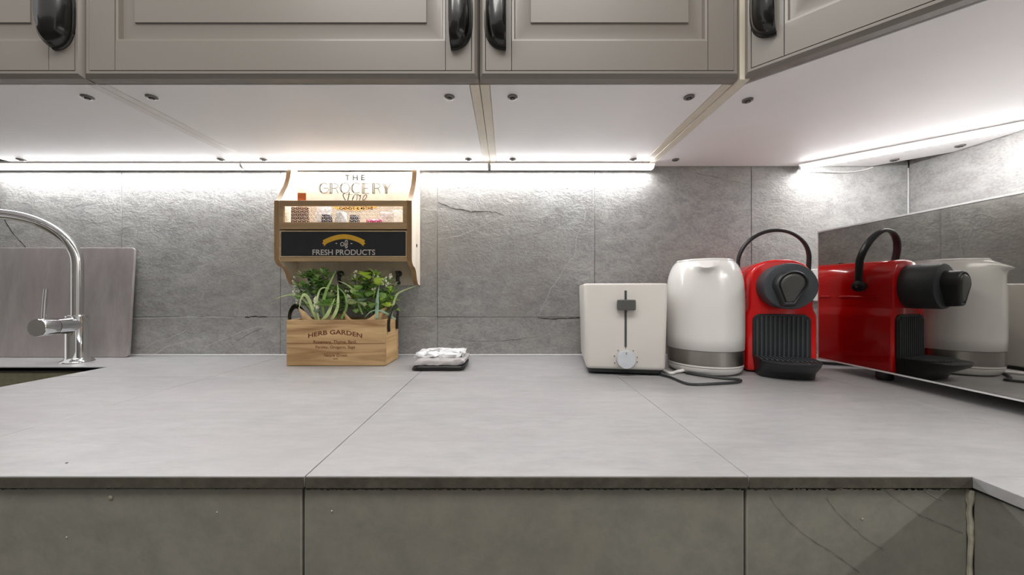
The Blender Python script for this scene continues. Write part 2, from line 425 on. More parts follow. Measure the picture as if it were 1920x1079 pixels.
for i in range(40):
    z = zt-.002-i*.0075; pts.append((BF-.0022+random.uniform(-.0005,.0005), AF-.0015+random.uniform(-.0005,.0005), z))
    rr.append(random.uniform(.0015,.0022)+ (.0012 if i < 2 else 0))
mb.tube(pts, rr, 7)
mb.build('corner_mortar', 'grout_light', cb)
mb = MB()   # ragged joint under the worktop edge
def ragged(px0, px1, py, amp, wd, mat, seed, Yp=AF-.0006):
    rnd = random.Random(seed); n = max(4, int((px1-px0)/4)); pts = []
    for i in range(n+1):
        p = at(px0+(px1-px0)*i/n, py+rnd.uniform(-amp, amp), Yp); pts.append((p.x, p.z))
    stroke(mb, pts, [wd*rnd.uniform(.2, 1.5) for _ in pts], Yp, mat)
ragged(0, 60, 917, 1.2, .0009, 'chip', 1); ragged(200, 570, 915.5, 1.2, .0011, 'chip', 2)
ragged(575, 1400, 917, 2.0, .0018, 'chip', 3); ragged(1300, 1400, 917.5, 1.6, .0008, 'grout_light', 4)
ragged(1405, 1790, 916, 2.2, .0022, 'chip', 5); ragged(1480, 1780, 918, 1.8, .0009, 'grout_light', 6)
ragged(1680, 1722, 919, 2, .0014, 'grout_light', 9)
def facecrack(pxs, wd, mat, seed):
    rnd = random.Random(seed); P = [at(x, y, AF-.0006) for x, y in pxs]; out = []
    for i in range(len(P)-1):
        for k in range(6):
            p = P[i].lerp(P[i+1], k/6); out.append((p.x+rnd.uniform(-.0003,.0003), p.z+rnd.uniform(-.0003,.0003)))
    out.append((P[-1].x, P[-1].z)); stroke(mb, out, [wd*rnd.uniform(.3,1.2) for _ in out], AF-.0006, mat)
facecrack([(1443,930),(1452,946),(1478,976),(1510,1005),(1560,1036),(1612,1074)], .0005, 'grout', 11)
facecrack([(1550,935),(1568,960),(1600,990),(1620,1008),(1657,1032)], .0005, 'grout', 12)
facecrack([(1660,921),(1690,942),(1725,967),(1770,985),(1805,1000)], .0005, 'grout', 13)
facecrack([(1730,918),(1742,926),(1756,934),(1768,938)], .0008, 'grout_light', 14)
for x, y, r, m_ in ((207,934,.0022,'grout_light'),(407,961,.0006,'silicone'),(622,959,.0008,'silicone'),(125,1008,.0007,'silicone'),(1617,974,.0010,'grout_light'),(1202,900,.0006,'silicone')):
    p = at(x, y, AF-.0006); mb.lathe([(r, 0), (r*.4, -.0005)], (p.x, p.y, p.z), axis='Y', n=8, mat=m_)
mb.build('joint_mortar', None, cb, smooth=False)

# ------------------------------------------------------------------ sink
sk = thing('sink', 'slate-lined sink basin let into the worktop under the tap', 'sink', (0, 0, CT-.012))
mb = MB(); D = -.20; t = .012
mb.box(HX0-.012, HX1+.012, HY1+.004, HY1+.004+t, D, -.001); mb.box(HX0-.012, HX1+.012, HY0-.004-t, HY0-.004, D, -.001)
mb.box(HX0-.004-t, HX0-.004, HY0-.004, HY1+.004, D, -.001); mb.box(HX1+.004, HX1+.004+t, HY0-.004, HY1+.004, D, -.001)
mb.box(HX0-.016, HX1+.016, HY0-.016, HY1+.016, D-.012, D)
mb.build('basin', 'slate_sink', sk, bevel=.001)
MB().lathe([(.045, D+.001), (.045, D+.004), (.03, D+.002), (.028, D+.0015)], ((HX0+HX1)/2, .6, 0), n=32).build('drain', 'chrome', sk)

# ================================================================== WALL CABINETS
YC = 0.567                                     # front of the carcasses
TH = 0.016
HTOP = 2.05
def door_mesh(W, H, t=.019):
    """framed door in local coordinates: x 0..W, z 0..H, front face at y = 0, back at y = t"""
    mb = MB()
    def ring(ins, y): return [(ins, y, ins), (W-ins, y, ins), (W-ins, y, H-ins), (ins, y, H-ins)]
    mb.loft([ring(0, t), ring(0, .006), ring(.0012, .0035), ring(.0048, 0), ring(.0085, 0), ring(.0092, .0010), ring(.0092, t)], True, True)
    a, b = .0098, .0485
    mb.box(a, b, 0, .012, a, H-a); mb.box(W-b, W-a, 0, .012, a, H-a)
    mb.box(b+.0009, W-b-.0009, 0, .012, a, .0545); mb.box(b+.0009, W-b-.0009, 0, .012, H-.0545, H-a)
    def r2(i, y): return [(b+.0009+i, y, .0545+i), (W-b-.0009-i, y, .0545+i), (W-b-.0009-i, y, H-.0545-i), (b+.0009+i, y, H-.0545-i)]
    mb.loft([r2(-.002, .012), r2(0, .0005), r2(.0035, .0012), r2(.0055, .0068), r2(.0095, .0072), r2(.0285, .0022), r2(.0288, .0006)], True, True)
    return mb
def pull(parent, side):
    """black cup pull set upright; rim at x = 0, opening toward +x (side 1) or -x (side -1)"""
    mb = MB(); w_, hh, p_ = .031, .052, .024; rings = []
    n = 20; m_ = 7
    for i in range(m_+1):
        th = (PI/2)*i/m_
        ring = []
        for j in range(n+1):
            ph = -PI/2+PI*j/n
            cs, sn = math.cos(ph), math.sin(ph)
            cx = abs(cs)**.85; sz = math.copysign(abs(sn)**.62, sn)
            k = math.cos(th)**.7; q = math.sin(th)
            ring.append(Vector((w_-w_*cx*k, -p_*q*(1-.12*abs(sz)**4), hh*sz*(k if abs(sz) < 2 else 1)*.5+hh*sz*.5)))
        rings.append(ring)
    mb.loft(rings, False, False, closed=False)
    rim = [p+Vector((0, -.0008, 0)) for p in rings[0]]
    if side < 0: mb.v = [Vector((-v.x, v.y, v.z)) for v in mb.v]; rim = [Vector((-v.x, v.y, v.z)) for v in rim]
    o = mb.build('handle', 'gloss_black', parent, angle=60)
    sd = o.modifiers.new('thick', 'SOLIDIFY'); sd.thickness = .0022; sd.offset = 0
    MB().tube(rim, .0026, 8).build('handle_rim', 'gloss_black', o)
    return o
def cap(parent, x, y, tilt=0):
    mb = MB()
    mb.lathe([(.0085, UND-.0004), (.0085, UND-.0022), (.0068, UND-.0032)], (x, y, 0), n=24, mat='steel_screw')
    mb.lathe([(.0042, UND-.0030), (.0040, UND-.0040)], (x, y, 0), n=16, mat='dark')
    mb.lathe([(.0024, UND-.0038), (.0020, UND-.0044)], (x, y, 0), n=10, mat='steel_screw')
    return mb.build('screw_cap', None, parent)
def wall_cabinet(x0, x1, label, pull_at, capx, em_l='cab_edge', em_r='cab_edge'):
    t_ = thing('wall_cabinet', label, 'cabinet', (0, 0, 0), group='wall cabinets above the worktop')
    for s, (a, b) in ((em_l, (x0, x0+TH)), (em_r, (x1-TH, x1))):
        MB().box(a+.0004, b-.0004, YC, WALL-.004, UND-.0004, HTOP).build('side_panel', s, t_, bevel=.0005, seg=1)
    MB().box(x0+TH+.0002, x1-TH-.0002, YC+.0005, WALL-.008, UND, UND+.016).build('bottom_panel', 'cab_under', t_, bevel=.0006, seg=1)
    MB().box(x0+TH+.0002, x1-TH-.0002, YC+.0005, WALL-.008, HTOP-.016, HTOP).build('top_panel', 'cab_edge', t_)
    MB().box(x0+TH+.0002, x1-TH-.0002, WALL-.016, WALL-.009, UND+.017, HTOP-.017).build('back_panel', 'cab_edge', t_)
    W = x1-x0-.003; H = HTOP-UND
    d = door_mesh(W, H).build('door', 'cab', t_, loc=(x0+.0015, YC-.0208, UND+.0004), angle=25)
    h = pull(d, 1 if pull_at == 'l' else -1)
    h.location = (.0095 if pull_at == 'l' else W-.0095, -.0002, .094)
    for (cx, cy) in capx: cap(t_, cx, cy)
    return t_
wall_cabinet(-1.249, -.649, 'grey framed wall cabinet above the tap, leftmost, handle on its right edge', 'r', [(-.7047,.601),(-1.222+.027,.601),(-.707,.884),(-1.20,.884)], 'cab_white', 'cab_white')
wall_cabinet(-.649, -.0445, 'wide grey framed wall cabinet above the wooden wall rack', 'r', [(-.597,.601),(-.0975,.601),(-.602,.884),(-.097,.884)], 'cab_white', 'cab_edge')
wall_cabinet(-.0445, .3555, 'narrow grey framed wall cabinet between the wide one and the diagonal corner one', 'l', [(.008,.601),(.304,.601),(.012,.884),(.309,.884)])
tag(MB().box(.3562, .3725, YC-.016, WALL-.004, UND-.0015, HTOP).build('filler_strip', 'cab_edge', bevel=.0006, seg=1),
    'narrow cream filler strip between the narrow cabinet and the corner cabinet', 'filler strip')
# corner cabinet with a diagonal door
cc = thing('corner_cabinet', 'grey corner wall cabinet with a diagonal door, above the espresso machine and microwave', 'cabinet')
cx0 = .3735; dy = YC; ex = RWALL-.004; ey = WALL-.004; cx1 = ex-.362; cy1 = .262; ch = .095
def corner_poly(i=0):
    return [(cx0+i, dy+i*.4), (cx1+i*.4, cy1+i), (ex-i, cy1+i), (ex-i, ey-ch-i*.4), (ex-ch-i*.4, ey-i), (cx0+i, ey-i)]
MB().prism(corner_poly(.0008), UND, UND+.016).build('bottom_panel', 'cab_under', cc, bevel=.0006, seg=1)
MB().prism(corner_poly(.0008), HTOP-.016, HTOP).build('top_panel', 'cab_edge', cc)
MB().box(cx0, cx0+.016, dy+.012, ey, UND+.0165, HTOP-.017).build('side_panel', 'cab_edge', cc)
MB().box(cx1+.012, ex, cy1, cy1+.016, UND+.0165, HTOP-.017).build('side_panel', 'cab_edge', cc)
ddir = Vector((cx1-cx0, cy1-dy, 0)); DL = ddir.length; ang = math.atan2(ddir.y, ddir.x)
nrm = Vector((math.sin(ang), -math.cos(ang), 0))
d = door_mesh(DL-.010, HTOP-UND).build('door', 'cab', cc, angle=25)
st = Vector((cx0, dy, 0))+ddir.normalized()*.005+nrm*.0235
d.location = (st.x, st.y, UND+.0004); d.rotation_euler = (0, 0, ang)
h = pull(d, 1); h.location = (.0095, -.0002, .098)
for x, y in ((.409,.611),(.414,.884),(.757+.013,.905),(.955,.885),(1.01,.80)): cap(cc, x, y)

# ------------------------------------------------------------------ light bars
def light_bar(x0, x1, label):
    t_ = thing('light_bar', label, 'lamp', (0, 0, 0), group='LED light bars under the wall cabinets')
    z = UND-.0012
    MB().prism([(.9040, z), (.927, z), (.927, z-.0112), (.9245, z-.0118), (.9245, z-.0045), (.9052, z-.0045), (.9052, z-.0006), (.9040, z-.0006)], x0, x1, 'YZ').build('housing', 'housing', t_)
    MB().box(x0+.0005, x1-.0005, .9040, .9050, z-.0046, z-.0008).build('glow_lip', 'lip_glow', t_)
    MB().prism([(.9046, z-.0048), (.9085, z-.0085), (.9130, z-.0108), (.9225, z-.0110), (.9240, z-.0100), (.9240, z-.0048)], x0+.003, x1-.003, 'YZ').build('diffuser', 'led', t_)
    for a, b in ((x0, x0+.0028), (x1-.0028, x1)):
        MB().prism([(.9042, z-.0047), (.908, z-.0092), (.912, z-.0115), (.9238, z-.0117), (.9238, z-.0047)], a, b, 'YZ').build('end_cap', 'housing', t_)
light_bar(-1.333, -.6765, 'lit LED bar above the tap, leftmost of the straight bars')
light_bar(-.6745, -.0490, 'lit LED bar above the wooden wall rack')
light_bar(-.0450, .3725, 'lit LED bar on the back wall above the toaster, right of the rack')
dl = thing('light_bar', 'lit LED bar set diagonally across the corner above the microwave', 'lamp', (.752, .924, UND-.0012), math.atan2(-.234, .243), 'LED light bars under the wall cabinets')
LL = .385
MB().box(0, LL, -.0125, .0125, -.0050, 0).build('housing', 'housing', dl)
for q in (-1, 1): MB().box(.0005, LL-.0005, min(q*.0126, q*.0134), max(q*.0126, q*.0134), -.0050, -.0005).build('glow_lip', 'lip_glow', dl)
MB().prism([(-.0115, -.0052), (-.0075, -.0090), (-.003, -.0112), (.003, -.0112), (.0075, -.0090), (.0115, -.0052)], .004, LL-.004, 'YZ').build('diffuser', 'led', dl)
for a, b in ((0, .0038), (LL-.0038, LL)):
    MB().prism([(-.0122, -.0051), (-.008, -.0096), (-.003, -.0120), (.003, -.0120), (.008, -.0096), (.0122, -.0051)], a, b, 'YZ').build('end_cap', 'housing', dl)
inv = (Matrix.Translation(dl.location) @ Matrix.Rotation(dl.rotation_euler.z, 4, 'Z')).inverted()
pp = [at(1502, 319, .925), at(1560, 322.5, .93), at(1590, 323, .931), at(1615, 320, .932), at(1630, 316, .931), at(1637, 313.5, .928)]
MB().tube([inv @ p for p in smooth_path(pp)], .0011, 6).build('cable', 'housing', dl)

# ================================================================== WALL RACK
RY = .854; RL = -.5566; RR = -.2287
RB = WALL-.002
rk = thing('wall_rack', 'wooden wall rack with wire mesh window, black sign panel and hooks', 'rack', (0, 0, 0))
def rack_profile():
    pts = [(RB, 1.380), (RB-.022, 1.380), (RB-.031, 1.3755), (RB-.034, 1.368), (RB-.037, 1.352), (RB-.046, 1.330), (RB-.062, 1.306),
           (RB-.073, 1.290), (RY, 1.2845), (RY, 1.1450), (RY+.004, 1.1375), (RY+.014, 1.130), (RY+.030, 1.126), (RY+.041, 1.116), (RY+.048, 1.100),
           (RY+.058, 1.088), (RY+.068, 1.0845), (RB, 1.0845)]
    return pts
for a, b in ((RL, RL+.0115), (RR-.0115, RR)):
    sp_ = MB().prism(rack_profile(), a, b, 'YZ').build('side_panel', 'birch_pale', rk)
    sp_.data.materials.append(M['birch_edge_shaded'])
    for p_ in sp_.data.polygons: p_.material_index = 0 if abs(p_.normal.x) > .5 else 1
MB().box(RL+.0117, RR-.0117, RB-.005, RB, 1.0845, 1.378).build('back_board', 'birch_board', rk, bevel=.0004, seg=1)
MB().box(RL+.0117, RR-.0117, RY+.008, RB-.0055, 1.2175, 1.2245).build('shelf', 'birch', rk)
MB().box(RL+.0117, RR-.0117, RY+.008, RB-.0055, 1.1450, 1.1520).build('shelf', 'birch', rk)
zt_, z1_, z2_, zb_ = 1.2850, 1.2720, 1.2330, 1.2165
mb = MB(); fy0, fy1 = RY+.0005, RY+.0075
mb.box(RL+.0117, RR-.0117, fy0, fy1, z1_, zt_); mb.box(RL+.0117, RR-.0117, fy0, fy1, zb_, z2_)
mb.box(RL+.0117, RL+.0215, fy0, fy1, z2_, z1_); mb.box(RR-.0215, RR-.0117, fy0, fy1, z2_, z1_)
mb.build('window_frame', 'birch_face_shaded', rk, bevel=.0005, seg=1)
mb = MB(); cw = .0105; hy = RY+.0068; x = RL+.02
nc = int((RR-RL-.04)/cw)+1; rh = .0078
for r_ in range(6):                                           # hexagonal netting
    z = z2_-.002+r_*rh
    pts = []
    for i in range(2*nc+2):
        pts.append((x+i*cw/2, hy, z+((i+r_) % 2)*rh*.55-.001))
    pts = [p for p in pts if p[0] < RR-.019]
    mb.tube(pts, .0005, 4)
    for i in range(r_ % 2, len(pts), 2):
        if pts[i][2] < z1_-.004: mb.tube([(pts[i][0], hy, z+.0035), (pts[i][0], hy, z+rh)], .0005, 4)
mb.v = [Vector((v.x, v.y, min(max(v.z, z2_-.001), z1_+.001))) for v in mb.v]
mb.build('wire_mesh', 'wire', rk)
sp = MB().box(RL+.0165, RR-.0165, RY+.0022, RY+.0085, 1.1525, 1.2105).build('sign_panel', 'chalk', rk)
mb = MB(); a0, a1, b0, b1 = RL+.0125, RR-.0125, 1.1500, 1.2130
mb.box(a0, a1, RY+.0012, RY+.0085, b1-.0022, b1); mb.box(a0, a1, RY+.0012, RY+.0085, b0, b0+.0022)
mb.box(a0, a0+.0022, RY+.0012, RY+.0085, b0+.0022, b1-.0022); mb.box(a1-.0022, a1, RY+.0012, RY+.0085, b0+.0022, b1-.0022)
mb.build('sign_border', 'birch', rk)
MB().box(RL+.0117, RR-.0117, RY+.0025, RY+.0090, 1.1395, 1.1492).build('bottom_rail', 'birch_face_shaded', rk)
# lettering on the sign panel
def SX(px): return (px-PX0)/F*RY
def SZ(py): return CZ-(py-PY0)/F*RY
yy = RY+.0019
mb = MB()
line_of_text(mb, 'FRESH PRODUCTS', SX(585), SX(703), SZ(478.5), SZ(468), yy, bold=.012)
def ell(cx, cz, rx, rz, a0, a1, n=20): return [(cx+rx*math.cos(math.radians(a0+(a1-a0)*i/n)), cz+rz*math.sin(math.radians(a0+(a1-a0)*i/n))) for i in range(n+1)]
stroke(mb, ell(SX(641), SZ(458), .0040, .0043, 0, 360), .0018, yy)
stroke(mb, [(SX(649), SZ(459)), (SX(650.5), SZ(452)), (SX(648), SZ(451)), (SX(646.5), SZ(454)), (SX(646.5), SZ(461)), (SX(648), SZ(465)), (SX(650), SZ(464)), (SX(649.5), SZ(460)), (SX(646.5), SZ(459)), (SX(652), SZ(457.5))], .0020, yy, smooth=5)
mb.box(SX(628.5), SX(631.5), yy-.0001, yy, SZ(457.3), SZ(455.8)); mb.box(SX(656.5), SX(660), yy-.0001, yy, SZ(457.5), SZ(456))
mb.build('lettering', 'white_ink', sp, smooth=False)
mb = MB(); n = 24; up = []; lo = []
for i in range(n+1):
    u = i/n; px = 604.5+(683.5-604.5)*u; t = 2*u-1
    py = 439.3+11.5*abs(t)**1.9
    up.append((SX(px), yy-.0001, SZ(py))); lo.append((SX(px+(1-2*u)*2.5), yy-.0001, SZ(py+9)))
mb.add(up+lo, [(i, i+1, n+i+2, n+i+1) for i in range(n)])
mb.add([(SX(603), yy, SZ(456)), (SX(608), yy, SZ(452)), (SX(613), yy, SZ(456)), (SX(607), yy, SZ(462)), (SX(606), yy, SZ(458.5))], [(0, 1, 2, 3, 4)])
mb.add([(SX(674), yy, SZ(456)), (SX(680), yy, SZ(453)), (SX(685), yy, SZ(457)), (SX(681.5), yy, SZ(458.5)), (SX(681), yy, SZ(462))], [(0, 1, 2, 3, 4)])
mb.build('ribbon', 'gold', sp, smooth=False)
# lettering on the back board
by = RB-.0054
def BX(px): return (px-PX0)/F*by
def BZ(py): return CZ-(py-PY0)/F*by
mb = MB()
for ch_, a, b in (('T', 647.5, 655.5), ('H', 661.5, 671), ('E', 677, 684)):
    line_of_text(mb, ch_, BX(a), BX(b), BZ(338.5), BZ(328), by, bold=.02)
tw = .0012
def seg(*p, w=tw): stroke(mb, [(BX(a), BZ(b)) for a, b in p], w, by)
def stem(x): 
    for q in (0, 2, 4): seg((x+q, 344), (x+q, 363))
    seg((x, 344), (x+4, 344)); seg((x, 363), (x+4, 363))
def arcp(cx, cy, rx, ry, a0, a1, w=tw): stroke(mb, [(BX(cx+rx*math.cos(math.radians(a0+(a1-a0)*i/16))), BZ(cy-ry*math.sin(math.radians(a0+(a1-a0)*i/16)))) for i in range(17)], w, by)
arcp(607.5, 353, 9.5, 9.5, 50, 350); arcp(607.5, 353, 7.5, 8.5, 120, 240, .0014); seg((607, 353), (616, 353))
stem(618.5); arcp(624, 348.8, 10, 4.8, -90, 90); seg((623, 353.5), (629, 353.5)); seg((630, 354), (634, 363))
arcp(646.5, 353, 9, 9.6, 0, 360); arcp(644.5, 353, 5, 9, 110, 250, .0014)
arcp(668, 353, 9.5, 9.6, 50, 310); arcp(667, 353, 6.5, 9, 120, 240, .0014)
stem(679); seg((683, 344), (692, 344)); seg((683, 353.5), (690, 353.5)); seg((683, 363), (692, 363))
stem(698.5); arcp(704, 348.8, 9, 4.8, -90, 90); seg((703, 353.5), (708, 353.5)); seg((709, 354), (713, 363))
for q in (0, 2.2, 4.4): seg((717+q, 344), (722.5+q*.8, 354), (722.5+q*.8, 363))
seg((733, 344), (726.3, 354)); seg((722.5, 363), (726.3, 363))
mb.build('lettering', 'ink', rk, smooth=False)
mb = MB()
def scr(pts, wd): stroke(mb, [(BX(a), BZ(b)) for a, b in pts], wd, by, smooth=6)
scr([(646.5,363),(643.5,364.5),(643.5,368),(646,373),(648.5,378),(648,383),(644,383)], .0016)
scr([(655,360.5),(653.5,370),(651,379),(653,382)], .0017); scr([(649,366),(654,364.5),(660,365.5)], .0008)
scr([(660,377),(662,370),(666,365),(669.5,367),(669,374),(665,381),(661,380),(660.5,375),(664,369)], .0011)
scr([(669.5,366),(672,365),(674,368),(676,366),(675.5,371),(673,378)], .0014)
scr([(679,377),(684,374),(687.5,369),(686.5,365.5),(682.5,368),(680,375),(681,381),(686,381)], .0015)
mb.build('script_lettering', 'ink_dark', rk, smooth=False)
mb = MB(); n = 24; up = []; lo = []
for i in range(n+1):
    u = i/n; px = 622+(707-622)*u; t = 2*u-1
    py = 395.5-6*(t*t)
    up.append((BX(px), by, BZ(py-9))); lo.append((BX(px), by, BZ(py)))
mb.add(up+lo, [(i, i+1, n+i+2, n+i+1) for i in range(n)])
mb.build('yellow_ribbon', 'gold', rk, smooth=False)
mb = MB(); line_of_text(mb, 'CANDY & MORE', BX(636), BX(699), BZ(393.5), BZ(388), by-.0002, bold=.01)
mb.build('ribbon_lettering', 'ink_dark', rk, smooth=False)
for px in (585.5, 640, 693, 748.5):                            # iron hooks
    p = at(px, 519, RB-.006)
    mb = MB()
    mb.lathe([(.0001, -.001), (.008, -.002), (.008, -.0045), (.005, -.006)], (p.x, RB-.0045, p.z+.007), axis='Y', n=14)
    mb.tube(smooth_path([(p.x, p.y-.001, p.z+.009), (p.x, p.y-.010, p.z+.003), (p.x, p.y-.013, p.z-.008), (p.x, p.y-.007, p.z-.015), (p.x, p.y-.001, p.z-.017)]), .0046, 8)
    mb.tube(smooth_path([(p.x, p.y-.006, p.z+.006), (p.x, p.y-.017, p.z+.006), (p.x, p.y-.020, p.z+.0125)]), [.0036]*12+[.0062], 8)
    mb.build('hook', 'black_plastic', rk)
MB().lathe([(.0001, 0), (.0046, 0), (.0046, .0006)], (RR-.0001, .900, CZ-(461-PY0)/F*.90), axis='X', n=14, cap=True).build('screw_hole', 'dark', rk)

# small goods behind the mesh
SH = 1.2246
def sachet(name, label, cat, px0, px1, top, Y, mat, lean=0, tilt=0, group=None, thick=.006):
    x0 = (px0-PX0)/F*Y; x1 = (px1-PX0)/F*Y; h = top-SH; w_ = x1-x0
    mb = MB(); rings = []
    for i in range(9):
        v = i/8; b = math.sin(PI*v)**.5 if 0 < v < 1 else .06
        rings.append([Vector(((u-.5)*w_*(1-.03*b), s*thick*.5*b*(math.sin(PI*u)**.6 if 0 < u < 1 else .1), v*h+random.uniform(-.0006,.0006))) for u, s in [(0,0),(.2,1),(.5,1),(.8,1),(1,0),(.8,-1),(.5,-1),(.2,-1)]])
    mb.loft(rings)
    o = mb.build(name, mat, None); o.location = ((x0+x1)/2, Y, SH); o.rotation_euler = (lean, tilt, 0)
    return tag(o, label, cat, group)
tb = thing('tea_bag', 'brown tea pouch with an orange tag behind the mesh window of the rack', 'tea bag', (0, 0, SH))
x0 = (545-PX0)/F*.885; x1 = (580-PX0)/F*.885
mb = MB(); rings = []
for i in range(9):
    v = i/8; b = max(.08, math.sin(PI*min(v*1.05, 1))**.5)
    rings.append([Vector(((x0+x1)/2+(u-.5)*(x1-x0)*(1-.05*v), .885+s*.006*b*(1 if .1 < u < .9 else .1), v*.052)) for u, s in [(0,0),(.2,1),(.5,1),(.8,1),(1,0),(.8,-1),(.5,-1),(.2,-1)]])
mb.loft(rings); mb.build('pouch', 'tea', tb)
MB().box((558-PX0)/F*.875, (574-PX0)/F*.875, .8745, .8755, .0525, CZ-(362-PY0)/F*.875-SH).build('tag', 'orange', tb, bevel=.0004)
MB().tube([((566-PX0)/F*.88, .875, .053), ((566-PX0)/F*.88, .880, .050), ((563-PX0)/F*.88, .885, .048)], .0004, 5).build('string', 'white_ink', tb)
sachet('sachet', 'white sachet leaning behind the mesh, right of the brown tea pouch', 'sachet', 584, 614, 1.287, .900, 'foil_white', lean=-.15, tilt=.16)
sachet('sachet', 'tall white sachet at the left end of the mesh window', 'sachet', 533, 546, 1.272, .905, 'foil_white', lean=-.08)
sachet('sachet', 'white sachet with a green print at the right end of the mesh window', 'sachet', 711, 738, 1.266, .885, 'foil_white', lean=-.12)
sachet('sachet', 'rearmost white sachet in the right corner of the mesh window', 'sachet', 733, 756, 1.276, .915, 'foil_white', lean=-.05)
sachet('candy', 'pink twist-wrapped sweet lying behind the mesh', 'sweet', 686, 716, 1.2425, .868, 'pink', tilt=.03, thick=.012)
def capsule(label, px, Y, r, h, mat, cat='capsule'):
    t_ = thing('coffee_capsule', label, cat, ((px-PX0)/F*Y, Y, SH))
    MB().lathe([(r*.62, h), (r*.72, h*.97), (r*.86, h*.25), (r*.9, .0018)], n=24).build('cup', mat, t_)
    MB().lathe([(r, 0), (r, .0016), (r*.9, .0018)], n=24).build('rim', 'wire', t_)
capsule('dark lattice-patterned coffee capsule, leftmost capsule behind the mesh', 613, .882, .0165, .031, 'lattice')
capsule('dark patterned coffee capsule left of the pink sweet', 665, .882, .0155, .030, 'lattice')
capsule('white and pink coffee capsule, middle one of the three', 640, .884, .0170, .038, 'foil_white')

# ================================================================== HERB CRATE
CX0, CX1, CY0, CY1, CH = -.496, -.275, .8035, .901, .1035
cr = thing('crate', 'small wooden herb garden crate with two black handles, on the worktop below the rack', 'crate', ((CX0+CX1)/2, CY0, CT))
W2 = (CX1-CX0)/2; DD = CY1-CY0; t = .009
MB().box(-W2, W2, 0, t, .0005, CH).build('front_panel', 'crate', cr, bevel=.0008)
MB().box(-W2, W2, DD-t, DD, .0005, CH).build('rear_panel', 'crate', cr, bevel=.0008)
for s in (-1, 1):
    MB().box(min(s*W2, s*(W2-t)), max(s*W2, s*(W2-t)), t+.0003, DD-t-.0003, .0005, CH).build('end_panel', 'crate_side', cr, bevel=.0008)
MB().box(-W2+t, W2-t, t, DD-t, .0008, .007).build('floor_panel', 'crate', cr)
def KX(px): return (px-PX0)/F*CY0-(CX0+CX1)/2
def KZ(py): return CZ-(py-PY0)/F*CY0-CT
fp = cr.children[0]
mb = MB()
line_of_text(mb, 'HERB GARDEN', KX(578), KX(679), KZ(627.5), KZ(619), -.0003, bold=.018, arc=.0085)
mb.build('burnt_title', 'burn', fp, smooth=False)
mb = MB()
line_of_text(mb, 'Rosemary, Thyme, Basil,', KX(588), KX(669), KZ(646.5), KZ(638.5), -.0003, bold=.01)
line_of_text(mb, 'Parsley, Oregano, Sage', KX(592), KX(666), KZ(655.5), KZ(648.5), -.0003, bold=.004)
line_of_text(mb, 'Nature Grown', KX(607), KX(651), KZ(669.5), KZ(663.5), -.0003, shear=.3, bold=.004)
line_of_text(mb, 'est', KX(625), KX(634), KZ(674.5), KZ(671.5), -.0003)
mb.build('burnt_text', 'burn', fp, smooth=False)
# plank joint and nail heads
mb = MB(); mb.box(-W2+.001, W2-.001, -.0002, .0002, .0505, .0512)
mb.build('plank_joint', 'burn', fp, smooth=False)
for s in (-1, 1):                                             # strap handles standing up from the ends
    xs = s*(W2+.0030)
    pts = smooth_path([(xs, DD*.5-.030, CH-.028), (xs, DD*.5-.031, CH-.008), (xs+s*.002, DD*.5-.029, CH+.010), (xs+s*.004, DD*.5-.016, CH+.024), (xs+s*.005, DD*.5, CH+.029), (xs+s*.004, DD*.5+.016, CH+.024), (xs+s*.002, DD*.5+.029, CH+.010), (xs, DD*.5+.031, CH-.008), (xs, DD*.5+.030, CH-.028)])
    MB().tube(pts, .0058, 8, flat=.42, up=(s, 0, 0)).build('handle', 'gloss_black', cr)

# plants: leaves built one by one
def leaf(mb, base, d, L, wd, mat, bend=.3, up=(0,0,1), n=5, cup=.25):
    d = Vector(d).normalized(); s = d.cross(Vector(up))
    if s.length < .05: s = Vector((1,0,0))
    s.normalize(); nn = s.cross(d).normalized()
    V = []; 
    for i in range(n+1):
        t = i/n; c = Vector(base)+d*(L*t)-nn*(bend*L*t*t)
        h = wd*.5*math.sin(PI*min(1, .06+t*.94))**.75 if i < n else .0001
        V += [c-s*h+nn*cup*h, c-nn*cup*h*.3, c+s*h+nn*cup*h]
    f = []
    for i in range(n): 
        for k in (0, 1): f.append((3*i+k, 3*i+k+1, 3*i+k+4, 3*i+k+3))
    mb.add(V, f, mat)
def blade(mb, pts, wd, mat):
    """long strap leaf following a path, with a keeled section"""
    P = smooth_path(pts, 6); n = len(P); V = []
    for i, p in enumerate(P):
        t = (P[min(i+1, n-1)]-P[max(i-1, 0)]).normalized(); s = t.cross(Vector((0, -1, 0)))
        s = s.normalized() if s.length > .1 else Vector((1, 0, 0))
        u = i/(n-1); h = wd*.5*(1-u**2.2)*(.75+.25*math.sin(PI*u))+.0003; q = t.cross(s).normalized()
        V += [p-s*h, p-q*h*.45, p+s*h, p+q*h*.25]
    f = []
    for i in range(n-1):
        for k in range(4): f.append((4*i+k, 4*i+(k+1) % 4, 4*i+4+(k+1) % 4, 4*i+4+k))
    mb.add(V, f, mat)
def rnd_dir(rn, up=.4):
    a = rn.uniform(0, 2*PI); z = rn.uniform(up-.4, up+.5); r = math.sqrt(max(0.05, 1-min(.99, z*z)))
    return Vector((math.cos(a)*r, math.sin(a)*r, z))
def rosette(mb, c, r, mat, rn, layers=4):
    for k in range(layers):
        m_ = 5+2*k; el = 1.25-.33*k
        for i in range(m_):
            a = 2*PI*(i+.5*k)/m_+rn.uniform(-.1,.1)
            d = Vector((math.cos(a)*math.cos(el), math.sin(a)*math.cos(el)-.35, math.sin(el)))
            leaf(mb, c, d, r*(.55+.18*k), r*.42, mat, bend=-.25, cup=.5)
